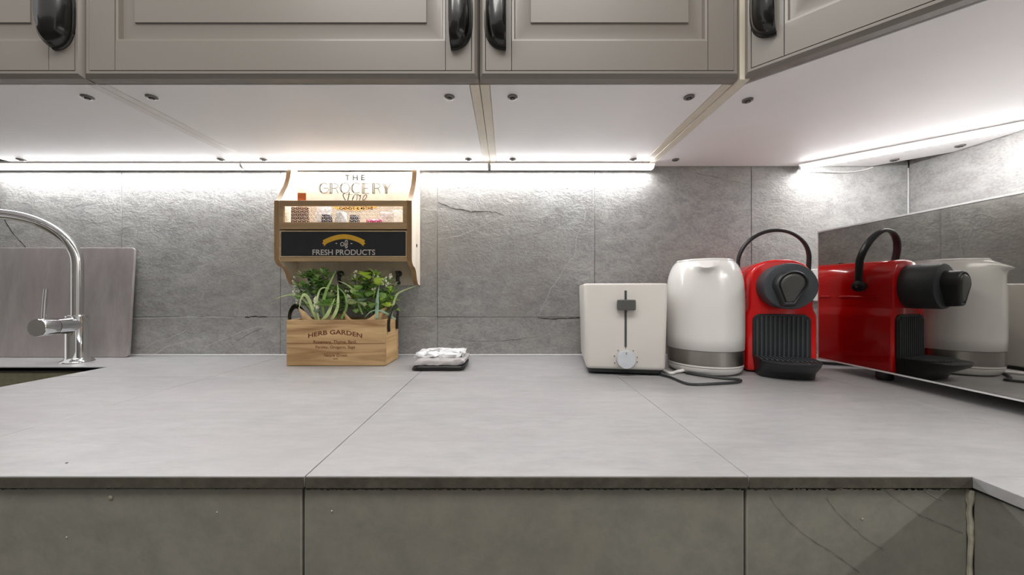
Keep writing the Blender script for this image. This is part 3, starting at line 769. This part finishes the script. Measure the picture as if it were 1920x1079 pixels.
def bush(mb, c, r, n, L, wd, mats, rn):
    for _ in range(n):
        d = rnd_dir(rn, .35); p = Vector(c)+d*r*rn.uniform(.1,.8); leaf(mb, p, d+Vector((0,0,.15)), L*rn.uniform(.7,1.3), wd*rn.uniform(.7,1.2), rn.choice(mats), bend=rn.uniform(0,.5))
def sprig(ms, ml, p0, p1, n, L, wd, mats, rn, sag=.0):
    p0 = Vector(p0); p1 = Vector(p1); mid = (p0+p1)/2+Vector((rn.uniform(-.008,.008), rn.uniform(-.006,.006), sag))
    P = smooth_path([p0, mid, p1], 6); ms.tube(P, .0007, 5)
    for i in range(n):
        t = .2+.8*i/n; p = P[int(t*(len(P)-1))]; ax = (p1-p0).normalized()
        a = i*2.4; s = Vector((math.cos(a), math.sin(a)*.8, .35)); leaf(ml, p, s+ax*.4, L*rn.uniform(.7,1.2), wd, rn.choice(mats), bend=.25)
def buds(mb, p0, p1, n, r, rn):
    for i in range(n):
        p = Vector(p0).lerp(Vector(p1), i/max(1, n-1))+Vector((rn.uniform(-1,1), rn.uniform(-1,1), rn.uniform(-1,1)))*.0035
        mb.ball(p, r*rn.uniform(.7,1.3), n=5, sc=(1,1,1.5))
def wrap(parent, cx, cy, seed, tips):
    rn = random.Random(seed); mb = MB(); n = 28; rings = []
    for k in range(5):
        v = k/4; ring = []
        for j in range(n):
            a = 2*PI*j/n; r = .024+.020*v+rn.uniform(-.0015,.0015)+.002*math.sin(5*a+seed)
            z = .012+v*.092
            if k >= 3:
                e = sum(h*math.exp(-((a-ta+PI) % (2*PI)-PI)**2/.18) for ta, h in tips); z += e*(1 if k == 4 else .45); r += e*.28*(1 if k == 4 else .4)
                z -= .004 if k == 4 else 0
            ring.append(Vector((cx+r*1.08*math.cos(a), cy+r*.82*math.sin(a), z)))
        rings.append(ring)
    mb.loft(rings, True, False)
    o = mb.build('paper_wrap', 'paper', parent, angle=80)
    sd = o.modifiers.new('thick', 'SOLIDIFY'); sd.thickness = .0006
    MB().lathe([(.024, .014), (.036, .078), (.030, .088), (.001, .090)], (cx, cy, 0), n=18, fn=lambda p, a: (p[0], p[1]*.8, p[2])).build('moss', 'pot_mix', parent)
PYC = .850
def plant(label, px, seed): return thing('potted_herb', label, 'plant', (0, 0, CT), group=None), random.Random(seed), ((px-PX0)/F*PYC, PYC, 0)
def L_(px, py, Y): p = at(px, py, Y); return Vector((p.x, p.y, p.z-CT))
# left plant
t1, rn, c1 = plant('left artificial herb in kraft paper with curling strap leaves and a round succulent head', 612, 3)
wrap(t1, -.432, PYC, 3, [(3.5, .026), (4.0, .016), (1.5, .02), (5.7, -.004)])
mb = MB()
blade(mb, [L_(594,602,.83), L_(586,580,.825), L_(578,560,.822), L_(570,553,.82), L_(564,562,.818), L_(561,578,.816)], .0085, 'leaf_pale')
blade(mb, [L_(590,596,.84), L_(575,568,.84), L_(556,554,.84), L_(538,554,.835), L_(514,561,.83)], .0056, 'leaf_pale')
blade(mb, [L_(620,602,.82), L_(631,582,.815), L_(634,560,.815), L_(633,532,.82)], .0080, 'leaf_pale')
blade(mb, [L_(610,600,.825), L_(605,575,.82), L_(611,548,.82), L_(621,526,.825), L_(630,508,.83)], .0078, 'leaf_mid')
blade(mb, [L_(598,600,.82), L_(593,576,.815), L_(598,548,.815), L_(606,540,.81), L_(618,541,.81)], .0045, 'leaf_pale')
blade(mb, [L_(640,598,.83), L_(650,575,.83), L_(646,552,.83), L_(634,540,.83)], .0060, 'leaf_mid')
blade(mb, [L_(604,602,.82), L_(614,590,.81), L_(622,572,.81), L_(628,560,.81)], .0085, 'leaf_pale')
mb.build('strap_leaves', None, t1, angle=70)
mb = MB(); rosette(mb, L_(618,574,.825), .026, 'leaf_mid', rn, 5); rosette(mb, L_(619,560,.835), .020, 'leaf_pale', rn, 4)
rosette(mb, L_(594,588,.818), .013, 'leaf_grey', rn, 3)
mb.build('succulent_leaves', None, t1, angle=70)
mb = MB(); ms = MB()
bush(mb, L_(582,520,.85), .014, 46, .014, .0045, ['leaf_deep', 'leaf_mid'], rn)
bush(mb, L_(605,512,.86), .012, 36, .014, .0040, ['leaf_deep', 'leaf_mid'], rn)
bush(mb, L_(593,534,.845), .014, 30, .016, .010, ['leaf_mid', 'leaf_mid', 'leaf_deep'], rn)
bush(mb, L_(576,545,.85), .014, 30, .013, .006, ['leaf_deep'], rn)
bush(mb, L_(637,560,.86), .018, 44, .016, .007, ['leaf_deep'], rn)
bush(mb, L_(605,548,.87), .020, 50, .018, .008, ['leaf_deep', 'leaf_deep', 'leaf_mid'], rn)
bush(mb, L_(580,575,.845), .016, 40, .014, .006, ['leaf_deep', 'leaf_mid'], rn)
for a, b in (((600,590),(583,512)), ((608,590),(606,502)), ((590,590),(556,530)), ((586,590),(550,548)), ((625,590),(614,520)), ((600,590),(572,530))):
    sprig(ms, mb, L_(*a, .85), L_(*b, .848), 14, .010, .0034, ['leaf_mid', 'leaf_deep', 'leaf_pale'], rn)
for x, y, k in ((570,522,24),(590,515,24),(610,520,26),(598,530,24),(570,560,30),(588,552,30),(612,538,26),(628,545,30),(645,565,30),(648,580,26),(566,540,20),(632,590,30),(604,560,30)):
    bush(mb, L_(x, y, .852+rn.uniform(-.012,.012)), .016, k, .016, .0078, ['leaf_deep', 'leaf_mid', 'leaf_mid', 'leaf_pale'], rn)
mb.build('foliage', None, t1, angle=70)
for a, b in (((590,590),(556,530)), ((586,590),(551,522))): ms.tube([L_(*a, .845), L_(570,560,.845), L_(*b, .845)], .0007, 5)
ms.build('stems', 'stem_green', t1)
mb = MB(); buds(mb, L_(551,520,.845), L_(553,556,.84), 14, .0020, rn); buds(mb, L_(561,536,.85), L_(557,566,.84), 10, .0022, rn)
buds(mb, L_(590,560,.818), L_(594,574,.816), 12, .0026, rn); buds(mb, L_(650,546,.84), L_(656,560,.84), 6, .0020, rn)
o = mb.build('white_buds', 'bud', t1); o['kind'] = 'stuff'
# right plant
t2, rn, c2 = plant('right artificial herb in kraft paper with bright round leaves and white flower buds', 694, 9)
wrap(t2, -.336, PYC, 5, [(3.75, .022), (5.6, .02), (6.1, .024), (1.2, .02)])
mb = MB()
blade(mb, [L_(742,600,.83), L_(728,590,.825), L_(712,583,.82), L_(696,584,.82), L_(684,596,.818)], .0042, 'leaf_grey')
blade(mb, [L_(734,592,.84), L_(738,570,.84), L_(744,553,.84), L_(757,545,.84), L_(784,535,.835)], .0052, 'leaf_pale')
blade(mb, [L_(706,598,.82), L_(707,575,.818), L_(708,556,.818), L_(711,536,.82)], .0085, 'leaf_grey')
blade(mb, [L_(675,560,.83), L_(663,545,.83), L_(650,534,.83), L_(634,527,.83)], .0036, 'leaf_pale')
blade(mb, [L_(680,590,.825), L_(672,570,.825), L_(668,550,.83), L_(655,535,.83)], .0044, 'leaf_mid')
blade(mb, [L_(700,560,.84), L_(704,535,.84), L_(701,512,.84), L_(690,502,.84)], .0030, 'leaf_bright')
mb.build('strap_leaves', None, t2, angle=70)
mb = MB()
for x, y, r, m_ in ((680,556,.017,'leaf_mid'),(676,564,.014,'leaf_grey'),(690,553,.015,'leaf_mid'),(685,515,.013,'leaf_bright'),(692,520,.011,'leaf_bright'),(708,529,.012,'leaf_bright'),(711,532,.010,'leaf_bright'),(672,540,.012,'leaf_mid'),(697,574,.013,'leaf_mid'),(683,571,.012,'leaf_pale'),(718,556,.011,'leaf_mid'),(664,548,.012,'leaf_pale')):
    for k in range(3):
        a = rn.uniform(0, 2*PI); leaf(mb, L_(x, y+4, .818+.008*k), Vector((math.cos(a)*.7, -.3, .7+.3*math.sin(a))), r*1.5, r*1.6, m_, bend=.35, cup=.35)
mb.build('round_leaves', None, t2, angle=70)
mb = MB(); ms = MB()
rosette(mb, L_(661,572,.82), .017, 'leaf_pale', rn, 4); rosette(mb, L_(727,576,.825), .015, 'leaf_bright', rn, 4); rosette(mb, L_(668,588,.815), .013, 'leaf_mid', rn, 3)
bush(mb, L_(684,545,.865), .022, 60, .016, .007, ['leaf_deep', 'leaf_mid'], rn)
bush(mb, L_(705,560,.860), .022, 60, .016, .007, ['leaf_deep', 'leaf_mid'], rn)
bush(mb, L_(655,556,.865), .018, 44, .015, .006, ['leaf_deep'], rn)
bush(mb, L_(724,556,.862), .018, 50, .014, .006, ['leaf_deep', 'leaf_mid'], rn)
bush(mb, L_(690,586,.835), .018, 50, .013, .005, ['leaf_mid', 'leaf_deep'], rn)
for a, b in (((680,590),(672,520)), ((690,590),(688,508)), ((700,590),(712,515)), ((705,590),(724,520)), ((712,590),(733,545)), ((676,590),(652,530)), ((672,590),(640,512)), ((690,590),(701,530)), ((715,590),(730,556)), ((700,590),(694,520)), ((668,590),(664,515))):
    sprig(ms, mb, L_(*a, .85), L_(*b, .845), 18, .011, .0034, ['leaf_mid', 'leaf_pale', 'leaf_bright', 'leaf_grey'], rn)
for x, y, k in ((670,528,24),(688,530,26),(706,520,20),(722,532,26),(733,548,24),(738,565,26),(660,545,26),(676,572,30),(700,545,30),(716,570,30),(735,582,22),(652,575,26),(712,586,26),(668,560,26)):
    bush(mb, L_(x, y, .850+rn.uniform(-.014,.010)), .016, k, .016, .0078, ['leaf_mid', 'leaf_deep', 'leaf_bright', 'leaf_mid'], rn)
mb.build('foliage', None, t2, angle=70); ms.build('stems', 'stem_green', t2)
mb = MB()
for a, b, k in (((668,510),(663,522),8), ((650,556),(658,565),5), ((700,517),(708,522),9), ((733,514),(722,536),14), ((722,520),(716,534),8), ((703,540),(698,548),6), ((676,548),(672,560),5), ((716,550),(712,560),6)):
    buds(mb, L_(*a, .838), L_(*b, .836), k, .0019, rn)
o = mb.build('white_buds', 'bud', t2); o['kind'] = 'stuff'

# ================================================================== SMALL FILM PACKET
pk = thing('wipes_packet', 'crumpled white and grey packet with black lower band, right of the herb crate', 'packet', (0, 0, CT))
def pad(z0, z1, ins, seed, mat, name, px0=771, px1=869, y0=.752, y1=.845, skew=.006, amp=.001):
    rn_ = random.Random(seed); mb = MB(); rings = []
    xa = (px0-PX0)/F*.76; xb = (px1-PX0)/F*.76
    base = rounded_rect(xa+ins, xb-ins, y0+ins, y1-ins, .012, 5)
    fine = []
    for i, p in enumerate(base):
        q = base[(i+1) % len(base)]; L2 = math.hypot(q[0]-p[0], q[1]-p[1]); k = max(1, int(L2/.008))
        for j in range(k): fine.append((p[0]+(q[0]-p[0])*j/k, p[1]+(q[1]-p[1])*j/k))
    cx, cy = (xa+xb)/2, (y0+y1)/2
    for v, s in ((0, .93), (.15, 1.0), (.6, 1.01), (.9, .96), (1.0, .85), (1.06, .55), (1.03, .2)):
        rings.append([Vector((cx+(x-cx)*s+rn_.uniform(-amp, amp)+skew*v, cy+(y-cy)*s+rn_.uniform(-amp, amp), z0+(z1-z0)*v+(rn_.uniform(-amp, amp) if v > .1 else 0))) for x, y in fine])
    mb.loft(rings); return mb.build(name, mat, pk, angle=50)
pad(.0004, .0120, 0, 1, 'black_film', 'black_band', amp=.0006)
pad(.0105, .0250, .0015, 2, 'foil_grey', 'grey_wrapper', skew=.010, amp=.0014)
pad(.0250, .0345, .004, 3, 'foil_white', 'white_flap', px0=766, px1=866, y0=.765, skew=.008, amp=.0034)

# ================================================================== TAP
tp = thing('tap', 'tall chrome swan-neck kitchen tap with a side lever, behind the sink', 'tap', (-1.024, .853, CT))
mb = MB()
mb.lathe([(.0290, 0), (.0290, .002), (.0265, .005), (.0225, .0075), (.0202, .011), (.0200, .090), (.0200, .110), (.0180, .1118), (.0110, .1120)], n=40)
mb.build('body', 'chrome', tp)
hd = Vector((.05, -.99, 0)).normalized()
c0 = Vector((0, 0, .0885)); 
MB().tube([c0+hd*.004, c0+hd*.0470], .0188, 32).build('mixer_arm', 'chrome', tp)
MB().tube([c0+hd*.0478, c0+hd*.0490, c0+hd*.0755, c0+hd*.0775], [.0188, .0195, .0195, .0186], 32).build('lever_cap', 'chrome', tp)
lb = c0+hd*.0650
MB().tube([lb+Vector((0, 0, .015)), lb+Vector((.001, .001, .050)), lb+Vector((.003, .002, .085))], .0036, 14).build('lever', 'chrome', tp)
sd_ = Vector((-.60, -.80, 0)); R = .100; z0 = .235; pts = [Vector((0, 0, .108)), Vector((0, 0, .14)), Vector((0, 0, .18)), Vector((0, 0, .215))]
for i in range(25):
    a = PI*i/24; pts.append(sd_*(R-R*math.cos(a))+Vector((0, 0, z0+R*math.sin(a)*.98)))
pts.append(sd_*2*R+Vector((0, 0, z0-.03)))
MB().tube(pts, .0108, 24, up=(1, 0, 0)).build('spout', 'chrome', tp)
MB().lathe([(.0128, z0-.055), (.0128, z0-.030), (.0112, z0-.026)], (sd_*2*R), n=24).build('aerator', 'chrome', tp)

# large board leaning behind the tap
bd = MB()
pr = rounded_rect(-1.52, -.966, 0, .281, .007, 6)
bd.prism(pr, 0, .006, 'XZ')
o = bd.build('leaning_board', 'board', bevel=.0008); o.location = (0, .912, CT+.0006)
o.rotation_euler = (math.radians(-3.1), 0, 0)
rb_ = random.Random(5); mb = MB()
for _ in range(46):
    x = rb_.choice([rb_.uniform(-1.28, -1.10), rb_.uniform(-1.20, -.98)]); z = rb_.uniform(.05, .25); a = rb_.uniform(-.5, .25)+PI/2; l = rb_.uniform(.008, .05)
    stroke(mb, [(x, z), (x+math.cos(a)*l*.5+.001, z+math.sin(a)*l*.5), (x+math.cos(a)*l, z+math.sin(a)*l)], [.0002, .0004, .0002], -.00015)
sc_ = mb.build('scratches', 'scratch', o, smooth=False); sc_['kind'] = 'stuff'
tag(o, 'large scratched grey board with rounded corners leaning on the wall behind the tap', 'board')

# ================================================================== TOASTER
ts = thing('toaster', 'white upright toaster seen end-on, left of the kettle', 'toaster', (.2330, .7085, CT), math.radians(-8.6))
def rr_ring(w_, y0, y1, r, z): return [Vector((x, y, z)) for x, y in rounded_rect(-w_/2, w_/2, y0, y1, r, 6)]
mb = MB(); TL = .208
mb.loft([rr_ring(.146, .004, TL-.004, .008, .0125), rr_ring(.152, .001, TL-.001, .010, .0150), rr_ring(.153, 0, TL, .010, .020), rr_ring(.1615, 0, TL, .010, .1790), rr_ring(.1605, .001, TL-.001, .010, .1818), rr_ring(.155, .004, TL-.004, .008, .1832)])
mb.build('body', 'toaster_white', ts, angle=50)
MB().loft([rr_ring(.128, .020, TL-.020, .010, .0005), rr_ring(.144, .008, TL-.006, .010, .0050), rr_ring(.148, .004, TL-.004, .010, .0122)]).build('base', 'black_plastic', ts)
MB().box(-.0020, .0020, -.0012, .0004, .0575, .1690).build('lever_slot', 'black_soft', ts)
MB().prism(rounded_rect(-.0172, .0172, .1305, .1510, .003, 4), -.013, -.0014, 'XZ').build('lever', 'grey_plastic', ts, bevel=.0012)
kn = MB().lathe([(.0180, -.0002), (.0180, -.006), (.0168, -.0095), (.0001, -.0095)], (0, 0, .0330), axis='Y', n=36).build('dial', 'dial', ts)
MB().box(-.0006, .0006, -.0100, -.0094, .0440, .0480).build('pointer', 'grey_plastic', kn)
mb = MB()
for k, a in enumerate((200, 165, 130, 90, 50, 12, -12)):
    x = .0225*math.cos(math.radians(a)); z = .033+.0225*math.sin(math.radians(a)); mb.box(x-.0007, x+.0007, -.0011, .0004, z-.0011, z+.0011)
mb.build('dial_marks', 'grey_plastic', ts)
for s in (-1, 1): MB().box(s*.027-.010, s*.027+.010, .030, TL-.030, .1822, .1836).build('bread_slot', 'dark', ts)
# its lead
cord = MB()
P = [ground(1232,704), ground(1256,710,.0), ground(1283,721), ground(1305,724), ground(1350,722), ground(1380,720), ground(1389,717), ground(1384,714.5), ground(1362,713), ground(1330,709), ground(1306,705.5), ground(1286,702)]
P = [Vector((p.x, p.y, .0026)) for p in P]
pc = thing('power_cord', 'black flat power cord looped on the worktop in front of the kettle', 'cord', (0, 0, CT))
cord.tube(smooth_path(P, 7), .0024, 8).build('lead', 'black_plastic', pc)

# ================================================================== KETTLE
KC = Vector((.4185, .7640, CT)); sa = math.atan2(-.90, -.43)
kb = thing('kettle_stand', 'white round power stand under the white kettle', 'kettle stand', KC)
MB().lathe([(.058, .0006), (.066, .004), (.0700, .010), (.0712, .0158), (.066, .0160)], n=56).build('stand', 'white_plastic', kb)
inv = Matrix.Translation(KC).inverted()
MB().tube([inv @ p for p in smooth_path([ground(1300,693,.010)+Vector((0,.012,0)), ground(1286,694,.007), ground(1270,697,.004), ground(1256,700,.0035), Vector((.3235,.765,CT+.0035)), Vector((.333,.83,CT+.0035)), Vector((.345,.90,CT+.0035))])], .0032, 10).build('lead', 'white_plastic', kb)
kt = thing('kettle', 'white electric kettle with a brushed steel band, between the toaster and the espresso machine', 'kettle', KC+Vector((0, 0, .0162)))
MB().lathe([(.0690, 0), (.0716, .0008), (.0716, .0040), (.070, .0042)], n=56).build('bottom_ring', 'white_plastic', kt)
MB().lathe([(.0705, .0041), (.0718, .0046), (.0720, .0325), (.0708, .0328)], n=56).build('steel_band', 'brushed', kt)
prof = [(.0712, .0329), (.0728, .0340), (.0733, .06), (.0734, .10), (.0733, .13), (.0728, .152), (.0715, .170), (.0692, .184), (.0655, .196), (.0615, .2045), (.0575, .2105), (.0550, .2130), (.050, .2135)]
def spout(p, a):
    x, y, z = p
    da = (a-sa+PI) % (2*PI)-PI
    g_ = math.exp(-(da/.33)**2); s_ = min(1, max(0, (z-.160)/.045)); s_ = s_**1.6
    r = math.hypot(x, y); target = .0800
    if z > .160 and r > .0560:
        k = g_*s_
        top = min(1, max(0, (z-.190)/.02))
        rn_ = r+(max(target-.002+.004*top, r)-r)*k
        x *= rn_/r; y *= rn_/r; z -= .0135*g_*top
    return (x, y, z)
MB().lathe(prof, n=96, fn=spout).build('body', 'white_plastic', kt, angle=60)
bk = Vector((-math.cos(sa), -math.sin(sa), 0))
mb = MB()
mb.lathe([(.0540, .2128), (.0540, .2150), (.0525, .2172), (.040, .2188), (.0001, .2194)], n=56, fn=lambda p, a: (p[0], p[1], p[2]))
mb.build('lid', 'white_plastic', kt, angle=60)
MB().tube(smooth_path([bk*.060+Vector((0,0,.203)), bk*.088+Vector((0,0,.209)), bk*.108+Vector((0,0,.196)), bk*.114+Vector((0,0,.15)), bk*.110+Vector((0,0,.09)), bk*.098+Vector((0,0,.055)), bk*.071+Vector((0,0,.045))]), .0095, 14).build('handle', 'white_plastic', kt)

# ================================================================== ESPRESSO MACHINE
em = thing('espresso_machine', 'glossy red capsule espresso machine with black head and drip tray, beside the microwave', 'coffee machine', (.5510, .7230, CT), math.radians(-20))
half = [(.0555, .0030), (.0585, .0050), (.0600, .012), (.0600, .112), (.0594, .120), (.0550, .1300), (.0538, .136), (.0538, .180), (.0530, .196), (.0490, .211), (.0400, .2225), (.0260, .2292), (.0120, .2318)]
outl = [(x, z) for x, z in half]+[(-x, z) for x, z in reversed(half)]
mb = MB(); rings = []
for y, ins in ((0, .0045), (.0012, .0020), (.0045, 0), (.185, 0), (.192, .003), (.195, .010)):
    rings.append([Vector((x*(1-ins/.06), y, .116+(z-.116)*(1-ins/.115))) for x, z in outl])
mb.loft(rings); mb.build('body', 'red', em, angle=45)
gp = rounded_rect(-.0490, .0490, .020, .1215, .014, 6)
MB().prism([(x, max(z, .028)) for x, z in gp], -.0030, .0020, 'XZ').build('front_grille', 'black_plastic', em, bevel=.0008)
gr = em.children[-1]
mb = MB()
for i in range(12):
    x = -.0418+i*.0076; top = .1175-(.006 if i in (0, 11) else 0)
    mb.prism([(x-.0021, -.0030), (x-.0015, -.0056), (x+.0015, -.0056), (x+.0021, -.0030)], .0365, top, 'XY')
mb.build('grille_ribs', 'black_soft', gr, angle=60)
hz = .1770
MB().lathe([(.0425, .003), (.0432, .0), (.0438, -.008), (.0438, -.0460), (.0428, -.0492), (.0400, -.0500)], (0, 0, hz), axis='Y', n=64).build('brew_head', 'black_soft', em, angle=50)
def drop(rad, tailw, tail, k=22):
    pts = []
    a0 = math.asin(min(.99, 0.15))
    for i in range(k+1):
        a = -a0+(PI+2*a0)*i/k; pts.append((rad*math.cos(a), rad*math.sin(a)))
    pts += [(-tailw, -tail), (tailw, -tail)]
    return pts
mb = MB(); rings = []
for y, s in ((-.0495, 1.0), (-.060, .98), (-.0700, .95), (-.0728, .90), (-.0732, .84), (-.0705, .78), (-.0690, .76)):
    rings.append([Vector((x*s-.004+z*.08, y+(0 if z > 0 else -z*.08), z*s+hz+.004)) for x, z in drop(.0255, .0085, .0430)])
mb.loft(rings); lv = mb.build('lever', 'black_plastic', em, angle=60)
mb = MB(); rings = []
for y, q in ((-.0690, .74), (-.0722, .74), (-.0738, .68), (-.0745, .50)):
    rings.append([Vector((x*q-.004+z*q*.08, y+(0 if z > 0 else -z*.08), z*q*(1 if z > 0 else 1.06)+hz+.004)) for x, z in drop(.0255, .0080, .0430)])
mb.loft(rings); mb.build('lever_inset', 'lever_grey', lv, angle=50)
# drip tray wedge with a rounded nose
mb = MB(); n = 24; ringt = []; ringm = []; ringb = []
def nose(wd, ln, y0=.0): 
    wd -= .0045; out = [Vector((wd, y0, 0))]
    for i in range(n+1):
        a = PI*i/n; out.append(Vector((wd*math.cos(a)**1 if True else 0, -ln*.48-ln*.52*math.sin(a)**.75, 0)))
    out.append(Vector((-wd, y0, 0))); return out
up_ = Vector((0, 0, 1))
mb.loft([[p+up_*(.0006) for p in nose(.0500, .047)], [p+up_*(.012) for p in nose(.0505, .052)], [p+up_*.0275 for p in nose(.0520, .0780)], [p+up_*.0345 for p in nose(.0535, .0815)], [p+up_*.0362 for p in nose(.0525, .0800)]])
dt = mb.build('drip_tray', 'black_plastic', em, angle=50)
mb = MB()
for i in range(13):
    x = -.0455+i*.0076; ln = .061-.014*(abs(x)/.048)**2.5
    mb.box(x-.0022, x+.0022, -ln, -.008, .0362, .0380)
mb.build('tray_grid', 'black_soft', dt, bevel=.0006)
for s in (-1, 1):
    for a, b in ((.022, .088), (.104, .188)): MB().prism(rounded_rect(a, b, .1535, .1575, .0018, 4), min(s*.053, s*.0552), max(s*.053, s*.0552), 'YZ').build('side_ridge', 'red', em, bevel=.0006)
# carrying arch
pts = []
for i in range(33):
    a = PI*i/32; zz = .232+.064*math.sin(a) ; pts.append(Vector((.0635*math.cos(a), .048-.016*math.sin(a), zz)))
pts = [Vector((.0625, .050, .176)), Vector((.0632, .050, .20))]+pts+[Vector((-.0632, .050, .20)), Vector((-.0625, .050, .176))]
ah = MB().tube(pts, .0068, 10, flat=.56, up=(1, 0, 0)).build('carry_handle', 'black_plastic', em, angle=70)
for s in (-1, 1): MB().lathe([(.0108, s*.0535), (.0108, s*.0665), (.0080, s*.0685)], (0, .050, .178), axis='X', n=20).build('pivot', 'black_plastic', ah)
for s in (-1, 1): MB().lathe([(.0042, s*.0683), (.0040, s*.0693), (.0018, s*.0693), (.0016, s*.0688)], (0, .050, .178), axis='X', n=16).build('screw', 'chrome', ah)
for s in (-1, 1): MB().lathe([(.0068, .2255), (.0068, .2315), (.0055, .2325)], (s*.012, .105, 0), n=18).build('button', 'gloss_black', em)
MB().prism(rounded_rect(-.050, .050, .1955, .2155, .012, 5), .012, .200, 'XY').build('water_tank', 'black_soft', em)

# ================================================================== MICROWAVE
MX = .680; MY0, MY1 = .322, .785; MZ0, MZ1 = .0205, .2985
mw = thing('microwave', 'microwave oven with a mirror glass front in the corner, right of the espresso machine', 'microwave', (MX, (MY0+MY1)/2, CT))
hw = (MY1-MY0)/2
MB().box(.014, .335, -hw+.004, hw-.004, MZ0+.002, MZ1-.001).build('case', 'white_plastic', mw, bevel=.002)  # unseen case, made white to bounce light up to the cabinet underside
MB().box(0, .0135, -hw+.0010, hw-.0010, MZ0+.0030, MZ1-.0030).build('mirror_door', 'mirror', mw)
mb = MB()
mb.box(-.0018, .0138, -hw, hw, MZ1-.0024, MZ1+.0006); mb.box(-.0012, .0138, -hw, hw, MZ0, MZ0+.0026)
mb.box(-.0006, .0138, hw-.0008, hw+.0004, MZ0+.0026, MZ1-.0028)
mb.build('silver_trim', 'trim_silver', mw)
for y in (-hw+.05, hw-.105+.0):
    for x in (.035, .29): MB().lathe([(.0110, .0005), (.0125, .003), (.0125, MZ0+.0018)], (x, y, 0), n=20).build('foot', 'black_plastic', mw)
# leads behind and below the microwave
wc = thing('power_cord', 'black power cord lying behind and below the microwave', 'cord', (0, 0, CT))
P = [ground(1500,678), ground(1545,684), ground(1590,687), ground(1640,690)]; P = [Vector((p.x, p.y, .004)) for p in P]+[Vector((.95, .80, .004))]
MB().tube(smooth_path(P), .0036, 8).build('lead', 'black_plastic', wc)

# socket on the back wall behind the machine
so = thing('wall_socket', 'white wall socket on the slate behind the espresso machine', 'socket', (.8300, WALL-.001, 1.0845))
MB().prism(rounded_rect(-.0415, .0415, -.0415, .0415, .004, 4), -.010, 0, 'XZ').build('plate', 'white_plastic', so, bevel=.0012)
MB().lathe([(.0200, -.0102), (.0192, -.0104), (.0185, -.0098), (.0001, -.0098)], axis='Y', n=32).build('insert', 'white_plastic', so)
